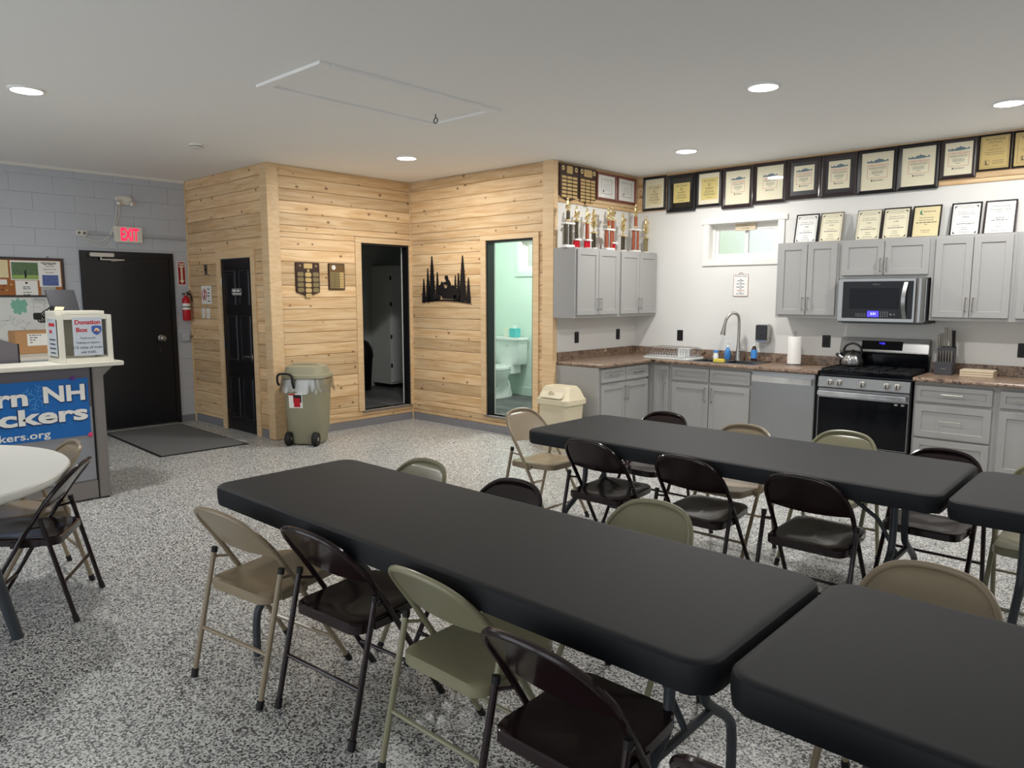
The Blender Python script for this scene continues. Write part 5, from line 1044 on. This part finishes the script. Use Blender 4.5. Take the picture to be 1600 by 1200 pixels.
for x, z, m, lab in ((1.875, .995, 'purple', 'purple magnet at the top edge of the blue banner'), (1.975, .535, 'pink', 'pink magnet at the bottom corner of the blue banner')):
    solo('magnet', MB().prism([(x+.02*cos(k*pi/3), z+.02*sin(k*pi/3)) for k in range(6)], 'y', X0-.012, X0-.001), M[m], lab, 'magnet', (x, X0-.006, z), 'D', bev=.003)
# donation box
t = thing('donation_box', 'cream wooden donation box with glass sides on the white counter', 'donation box', (2.015, X0+.2, 1.109), 'D'); a, b, c, d, z0, z1 = 1.822, 2.205, X0+.055, X0+.375, 1.109, 1.485
mb = MB(); f = .036
for x in (a, b-f):
    for y in (c, d-f): mb.box(x, x+f, y, y+f, z0, z1)
for y in (c, d-f):
    for z in (z0, z1-f): mb.box(a+f, b-f, y, y+f, z, z+f)
for x in (a, b-f):
    for z in (z0, z1-f): mb.box(x, x+f, c+f, d-f, z, z+f)
part('frame', mb, M['ctop'], t, .002); part('floor_board', MB().box(a+f, b-f, c+f, d-f, z0, z0+.012), M['ctop'], t); part('lid', MB().box(a+.0, b-.03, c+.06, d, z1, z1+.03), M['ctop'], t, .003); part('back_board', MB().box(a+f, b-f, d-.02, d-.012, z0+f, z1-f), mat('box_back', (168, 166, 148), .6), t)
part('front_pane', MB().box(a+f, b-f, c+.016, c+.019, z0+f, z1-f), PANE, t, smooth=0); part('side_pane', MB().box(a+.016, a+.019, c+f, d-f, z0+f, z1-f), PANE, t, smooth=0); part('far_side_pane', MB().box(b-.019, b-.016, c+f, d-f, z0+f, z1-f), PANE, t, smooth=0)
lm = mat('laminate_sheet', (196, 204, 214), .25, coat=.3); s0, s1 = a+.095, b-.075
q = part('front_poster', MB().box(s0, s1, c-.003, c-.001, z0+.055, z1-.02), lm, t); yq = c-.0035; m0 = (s0+s1)/2
tx = MB(); put_text(tx, 'Donation', m0+.003, z1-.058, yq, w=.185, h=.036, bold=.035); put_text(tx, 'Box', m0-.04, z1-.118, yq, w=.085, h=.036, bold=.035); part('red_title', tx, M['inkr'], q, smooth=0)
tx = MB()
for k, s in enumerate(('Thank you for', 'helping us support', '115 miles of multi-', 'use trails.')): put_text(tx, s, m0, z1-.185-.036*k, yq, h=.021 if k else .019, bold=.006)
part('lettering', tx, M['ink'], q, smooth=0)
part('shield_emblem', MB().prism([(m0+.03, z1-.09), (m0+.065, z1-.085), (m0+.1, z1-.09), (m0+.102, z1-.125), (m0+.085, z1-.15), (m0+.065, z1-.162), (m0+.045, z1-.15), (m0+.028, z1-.125)], 'y', yq-.001, yq+.0005), mat('emblem_blue', (62, 96, 168), .5), q, smooth=0)
em = MB().prism([(m0+.045, z1-.13), (m0+.055, z1-.11), (m0+.075, z1-.105), (m0+.09, z1-.13), (m0+.07, z1-.137)], 'y', yq-.002, yq); part('emblem_scene', em, M['buff'], q, smooth=0)
part('emblem_sled', MB().prism([(m0+.05, z1-.132), (m0+.06, z1-.12), (m0+.075, z1-.128), (m0+.082, z1-.134)], 'y', yq-.003, yq), M['inkr'], q, smooth=0)
q = part('side_poster', MB().box(a-.003, a-.001, c+.06, d-.05, z0+.05, z1-.03), lm, t)
mb = MB().box(a-.0038, a-.003, c+.09, d-.09, z1-.09, z1-.065); mb.box(a-.0038, a-.003, c+.16, d-.10, z1-.145, z1-.12); part('red_title', mb, M['inkr'], q, smooth=0)
mb = MB()
for k in range(4): mb.box(a-.0038, a-.003, c+.09+.01*(k % 2), d-.09-.01*(k % 2), z1-.20-.035*k, z1-.19-.035*k)
part('lettering', mb, M['ink'], q, smooth=0)
t = thing('camera_strap', 'black cable bundle with a tag draped on the donation box', 'cable', (1.85, X0+.36, 1.49), 'D'); mb = MB()
for k in range(5):
    o_ = .02*k; mb.tube(smoothpath([(1.93-o_*.5, X0+.33, 1.522), (1.87, X0+.36, 1.545+.02*sin(k*2)), (1.80+.01*k, X0+.385, 1.50-.02*k), (1.77+.012*k, X0+.40, 1.44+.015*k), (1.80+.01*k, X0+.39, 1.42)]), .005, 6)
part('cable', mb, M['rubber'], t); part('connector', MB().box(1.745, 1.80, X0+.37, X0+.40, 1.445, 1.50), M['rubber'], t, .006); part('tag', MB().add([(1.87, X0+.30, 1.52), (1.93, X0+.29, 1.52), (1.95, X0+.32, 1.545), (1.89, X0+.34, 1.548)], [(0, 1, 2, 3)]), M['buff'], t)
# behind the counter
t = thing('work_desk', 'white work surface behind the reception counter', 'desk', (1.5, 8.6, 0), 'D'); part('top', MB().box(.4, 2.42, 8.05, 9.15, 1.02, 1.05), M['ctop'], t, .004)
for x in (.45, 2.35): part('leg', MB().box(x, x+.04, 8.5, 8.54, 0, 1.02), M['taupe'], t)
t = thing('cardboard_box', 'brown cardboard carton with a white label behind the counter', 'box', (2.22, 8.7, 1.051), 'D'); part('carton', MB().box(2.045, 2.42, 8.6, 8.85, 1.051, 1.28), M['carton'], t, .003); part('label_sheet', MB().box(2.15, 2.36, 8.598, 8.6, 1.13, 1.25), M['paper'], t)
mb = MB()
for k in range(4): dashes(mb, 2.215-.012*k+.005, 1.235-.024*k, 8.5975, .10-.025*k if k else .11, .008)
part('lettering', mb, M['ink'], t, smooth=0)
t = thing('cubicle_screen', 'low dark grey cubicle screen at the left edge behind the counter', 'screen', (1.2, 6.9, .7), 'D'); part('panel', MB().prism([(.7, .70), (1.63, .70), (1.63, 1.25), (1.50, 1.305), (.7, 1.36)], 'y', 6.80, 6.84), M['fabd'], t); part('edge_trim', MB().box(1.63, 1.64, 6.795, 6.845, .70, 1.255), M['plas'], t); part('support', MB().box(1.0, 1.4, 6.80, 6.84, 0, .70), M['taupe'], t)
t = thing('computer_monitor', 'back of a black computer monitor tilted behind the donation box', 'monitor', (2.24, 7.7, 1.05), 'D')
part('screen_back', MB().add([(2.105, 7.74, 1.69), (2.335, 7.70, 1.69), (2.36, 7.62, 1.44), (2.145, 7.66, 1.44), (2.105, 7.77, 1.685), (2.335, 7.73, 1.685), (2.36, 7.65, 1.435), (2.145, 7.69, 1.435)], [(0,1,2,3),(7,6,5,4),(0,4,5,1),(1,5,6,2),(2,6,7,3),(3,7,4,0)]), M['dsteel'], t, .004)
part('stand', MB().box(2.22, 2.27, 7.70, 7.73, 1.06, 1.50), M['plas'], t); part('stand_base', MB().box(2.12, 2.36, 7.62, 7.80, 1.02, 1.06), M['plas'], t)
part('arm_post', MB().box(2.22, 2.27, 7.69, 7.74, .0, 1.02), M['plas'], t)

# ---------------------------------------------------------------- tables
TZ = .77
def table(lab, clab, x0, x1, y0, y1, drop=.085):
    t = thing('folding_table', lab, 'table', ((x0+x1)/2, (y0+y1)/2, 0), 'E', 'long folding tables under black covers'); xm, ym = (x0+x1)/2, (y0+y1)/2
    part('tabletop', MB().prism(rrect(x0+.008, x1-.008, y0+.008, y1-.008, .08), 'z', TZ-.05, TZ-.006), M['tabw'], t)
    for sx, xe in ((-1, x0+.26), (1, x1-.26)):
        for sy in (-1, 1):
            yq = ym+sy*.10; yo = ym+sy*(y1-y0)*.42
            part('leg', MB().tube(smoothpath([(xe, yq, TZ-.055), (xe, yq, .40), (xe, yq+(yo-yq)*.25, .34), (xe, yo-(yo-yq)*.1, .24), (xe, yo, .17), (xe, yo, .0)], 2), .0175, 10), M['tleg'], t)
        part('foot_bar', MB().tube([(xe, ym-.17, .325), (xe, ym+.17, .325)], .014, 8), M['tleg'], t)
        part('brace', MB().tube([(xe, ym, .33), (xe-sx*.10, ym, .50), (xe-sx*.42, ym, TZ-.06)], .011, 8), M['tleg'], t)
        part('hinge_bar', MB().tube([(xe, ym-.13, TZ-.065), (xe, ym+.13, TZ-.065)], .013, 8), M['tleg'], t)
    mb = MB(); R = []
    for i, z in ((.004, TZ-drop), (0, TZ-.055), (0, TZ-.02), (.004, TZ-.008), (.014, TZ-.001), (.03, TZ)): R.append([(x, y, z) for x, y in rrect(x0+i, x1-i, y0+i, y1-i, max(.02, .085-i), 7)])
    R[0] = [(x, y, z+.002*sin(k*1.9)) for k, (x, y, z) in enumerate(R[0])]
    mb.rings(R, False, True)
    tc = solo('table_cover', mb, M['cloth'], clab, 'table cover', (xm, ym, TZ-drop), group='fitted black table covers')
    return t
table('long folding table at the front left, under a fitted black cover', 'fitted black cover on the front left table', -3.27, -.752, 1.50, 2.268)
table('long folding table by the kitchen, under a fitted black cover', 'fitted black cover on the long table by the kitchen', -3.125, -.716, 3.53, 4.39)
table('folding table at the bottom right corner, under a fitted black cover', 'fitted black cover on the front right table at the corner of the view', -.732, 1.76, 1.51, 2.29)
table('folding table at the right edge by the kitchen, under a fitted black cover', 'fitted black cover on the table at the right edge by the kitchen', -.694, 1.78, 3.49, 4.26)
rx, ry, rz_ = -4.59, .368, .76
t = thing('round_table', 'round white folding table at the left edge', 'table', (rx, ry, 0))
part('tabletop', MB().lathe([(.0, rz_-.05), (.88, rz_-.05), (.895, rz_-.04), (.905, rz_-.022), (.905, rz_-.008), (.898, rz_), (0, rz_)], (rx, ry, 0), 64), M['tabw'], t)
for sx in (-1, 1):
    for sy in (-1, 1):
        part('leg', MB().tube([(rx+sx*.56, ry+sy*.36, rz_-.05), (rx+sx*.57, ry+sy*.50, 0)], .026, 12), M['tleg'], t)
    part('cross_bar', MB().tube([(rx+sx*.565, ry-.42, .38), (rx+sx*.565, ry+.42, .38)], .014, 8), M['tleg'], t); part('brace', MB().tube([(rx+sx*.565, ry, .38), (rx+sx*.15, ry, rz_-.05)], .011, 8), M['tleg'], t)

# ---------------------------------------------------------------- folding chairs
CS = 1.0
def make_chair(m, lab):
    t = thing('folding_chair', lab, 'chair', (0, 0, 0), 'E', 'metal folding chairs'); R = .0115
    fy = lambda z: .24 - .60*z - .6*max(0, z-.5)**2            # side line of the front frame
    hw = .205
    P = [(-hw, fy(.45), .45), (-hw, fy(.60), .60), (-hw+.004, fy(.66), .66), (-hw+.03, fy(.725), .725), (-hw+.08, fy(.765), .765), (-hw+.14, fy(.778), .778)]
    Q = P + [(0, fy(.782), .782)] + [(-x, y, z) for x, y, z in P[::-1]]
    part('back_frame', MB().tube(smoothpath(Q, 2), R, 10), m, t)
    for sx in (-1, 1):
        part('leg', MB().tube([(sx*hw, fy(.45), .45), (sx*(hw+.004), fy(.2), .2), (sx*(hw+.008), fy(.02), .02)], R, 10), m, t)
        part('foot_cap', MB().tube([(sx*(hw+.008), fy(.035), .035), (sx*(hw+.0085), fy(.0), .0)], .0145, 10), M['rubber'], t)
        ry0, rx0 = -.125, hw+.022
        part('leg', MB().tube([(sx*rx0, ry0, .525), (sx*(rx0-.002), -.245, .02)], R, 10), m, t)
        part('leg_cap', MB().tube([(sx*rx0, ry0+.001, .522), (sx*rx0, ry0+.004, .545)], .0135, 10), M['rubber'], t)
        part('foot_cap', MB().tube([(sx*(rx0-.002), -.2415, .035), (sx*(rx0-.002), -.25, 0)], .0145, 10), M['rubber'], t)
        part('link', MB().tube([(sx*rx0, ry0-.002, .505), (sx*hw, fy(.49), .49)], .006, 6), m, t)
        part('bracket', MB().box(min(sx*(hw-.012), sx*(hw-.006)), max(sx*(hw-.012), sx*(hw-.006)), -.10, .03, .395, .425), m, t)
    part('crossbar', MB().tube([(-hw-.018, -.198, .205), (hw+.018, -.198, .205)], .0085, 8), m, t)
    part('crossbar', MB().tube([(-hw-.006, fy(.13), .13), (hw+.006, fy(.13), .13)], .0085, 8), m, t)
    def seat_ring(i, dz):
        out = []
        for x, y in rrect(-.195+i, .195-i, -.185+i, .225-i, .055, 5):
            f = max(0, (y+.0)/.225); xx = x*(1-.10*f*f); out.append((xx, y, .432+.02*(y+.185)/.41+dz-.012*max(0, 1-((x/.19)**2+((y-.01)/.2)**2))))
        return out
    part('seat', MB().rings([seat_ring(.004, -.04), seat_ring(.0, -.038), seat_ring(0, -.006), seat_ring(.006, .0), seat_ring(.03, .001), seat_ring(.08, .0), seat_ring(.14, -.003)], True, True), m, t)
    # back panel: a sheet bowed backwards between the tubes
    n, k = 14, 7; V = []; F = []
    for th in (0, 1):
        for j in range(k+1):
            for i in range(n+1):
                s = -1+2*i/n; zb0 = .575+.012*s*s; 
                c = abs(s); ztop = .770 - (.0 if c < .5 else .105*((c-.5)/.5)**2.0)
                z = zb0+(ztop-zb0)*j/k; bow = -.022*(1-s*s)*(1-.6*j/k)
                V.append((s*(hw-.006), fy(z)+bow+(.003 if th else -.003), z))
    N = (n+1)*(k+1)
    for j in range(k):
        for i in range(n):
            a = j*(n+1)+i; F += [(a, a+1, a+n+2, a+n+1), (N+a, N+a+n+1, N+a+n+2, N+a+1)]
    for i in range(n): F += [(i, N+i, N+i+1, i+1), (k*(n+1)+i, k*(n+1)+i+1, N+k*(n+1)+i+1, N+k*(n+1)+i)]
    for j in range(k): a = j*(n+1); F += [(a, a+n+1, N+a+n+1, N+a), (a+n, N+a+n, N+a+2*n+1, a+2*n+1)]
    part('backrest', MB().add(V, F), m, t, smooth=50)
    return t
proto = {}
# colour, x, y, turn (degrees), label ; turn 0 faces +Y
CH = [('tan', -2.85, 1.56, 7.8, 'beige folding chair at the near left corner of the front table'),
      ('brown', -2.345, 1.665, 4.4, 'dark brown folding chair second along the near side of the front table'),
      ('olive', -1.70, 1.68, 0, 'olive folding chair third along the near side of the front table'),
      ('brown', -1.16, 1.57, 0, 'dark brown folding chair fourth along the near side, nearest the viewer'),
      ('brown', -.50, 1.44, 0, 'dark brown folding chair whose top just shows at the bottom edge'),
      ('olive', -2.85, 2.2, 180, 'olive folding chair at the far left side of the front table'),
      ('brown', -2.22, 2.2, 180, 'reddish brown folding chair at the far side of the front table'),
      ('olive', -1.55, 2.33, 180, 'large olive chair back at the far side of the front table'),
      ('tan', -.52, 2.29, 180, 'beige folding chair behind the front right table'),
      ('brown', -2.56, 3.705, 0, 'brown folding chair at the near left of the kitchen table'),
      ('brown', -1.92, 3.70, 0, 'brown folding chair at the middle of the near side of the kitchen table'),
      ('brown', -1.29, 3.705, 0, 'brown folding chair at the near right of the kitchen table'),
      ('brown', -2.74, 4.42, 180, 'brown folding chair at the far side nearest the corner cabinets'),
      ('tan', -2.08, 4.32, 180, 'beige folding chair at the far side in front of the dishwasher'),
      ('olive', -1.51, 4.52, 180, 'olive folding chair in front of the oven'),
      ('brown', -.92, 4.31, 180, 'brown folding chair in front of the drawer cabinet'),
      ('olive', -.41, 4.26, 180, 'olive folding chair at the right edge behind the last table'),
      ('tan', -3.40, 4.08, -90, 'beige folding chair at the left end of the kitchen table'),
      ('brown', -4.334, 1.035, 147, 'brown folding chair turned side-on at the round white table'),
      ('tan', -4.78, 1.125, 178, 'beige folding chair behind the round white table')]
for c, x, y, a, lab in CH:
    if c not in proto: proto[c] = o = make_chair(M[c], lab)
    else: o = copy_tree(proto[c]); o['label'] = lab
    o.location = (x, y, 0); o.rotation_euler = (0, 0, rad(a))
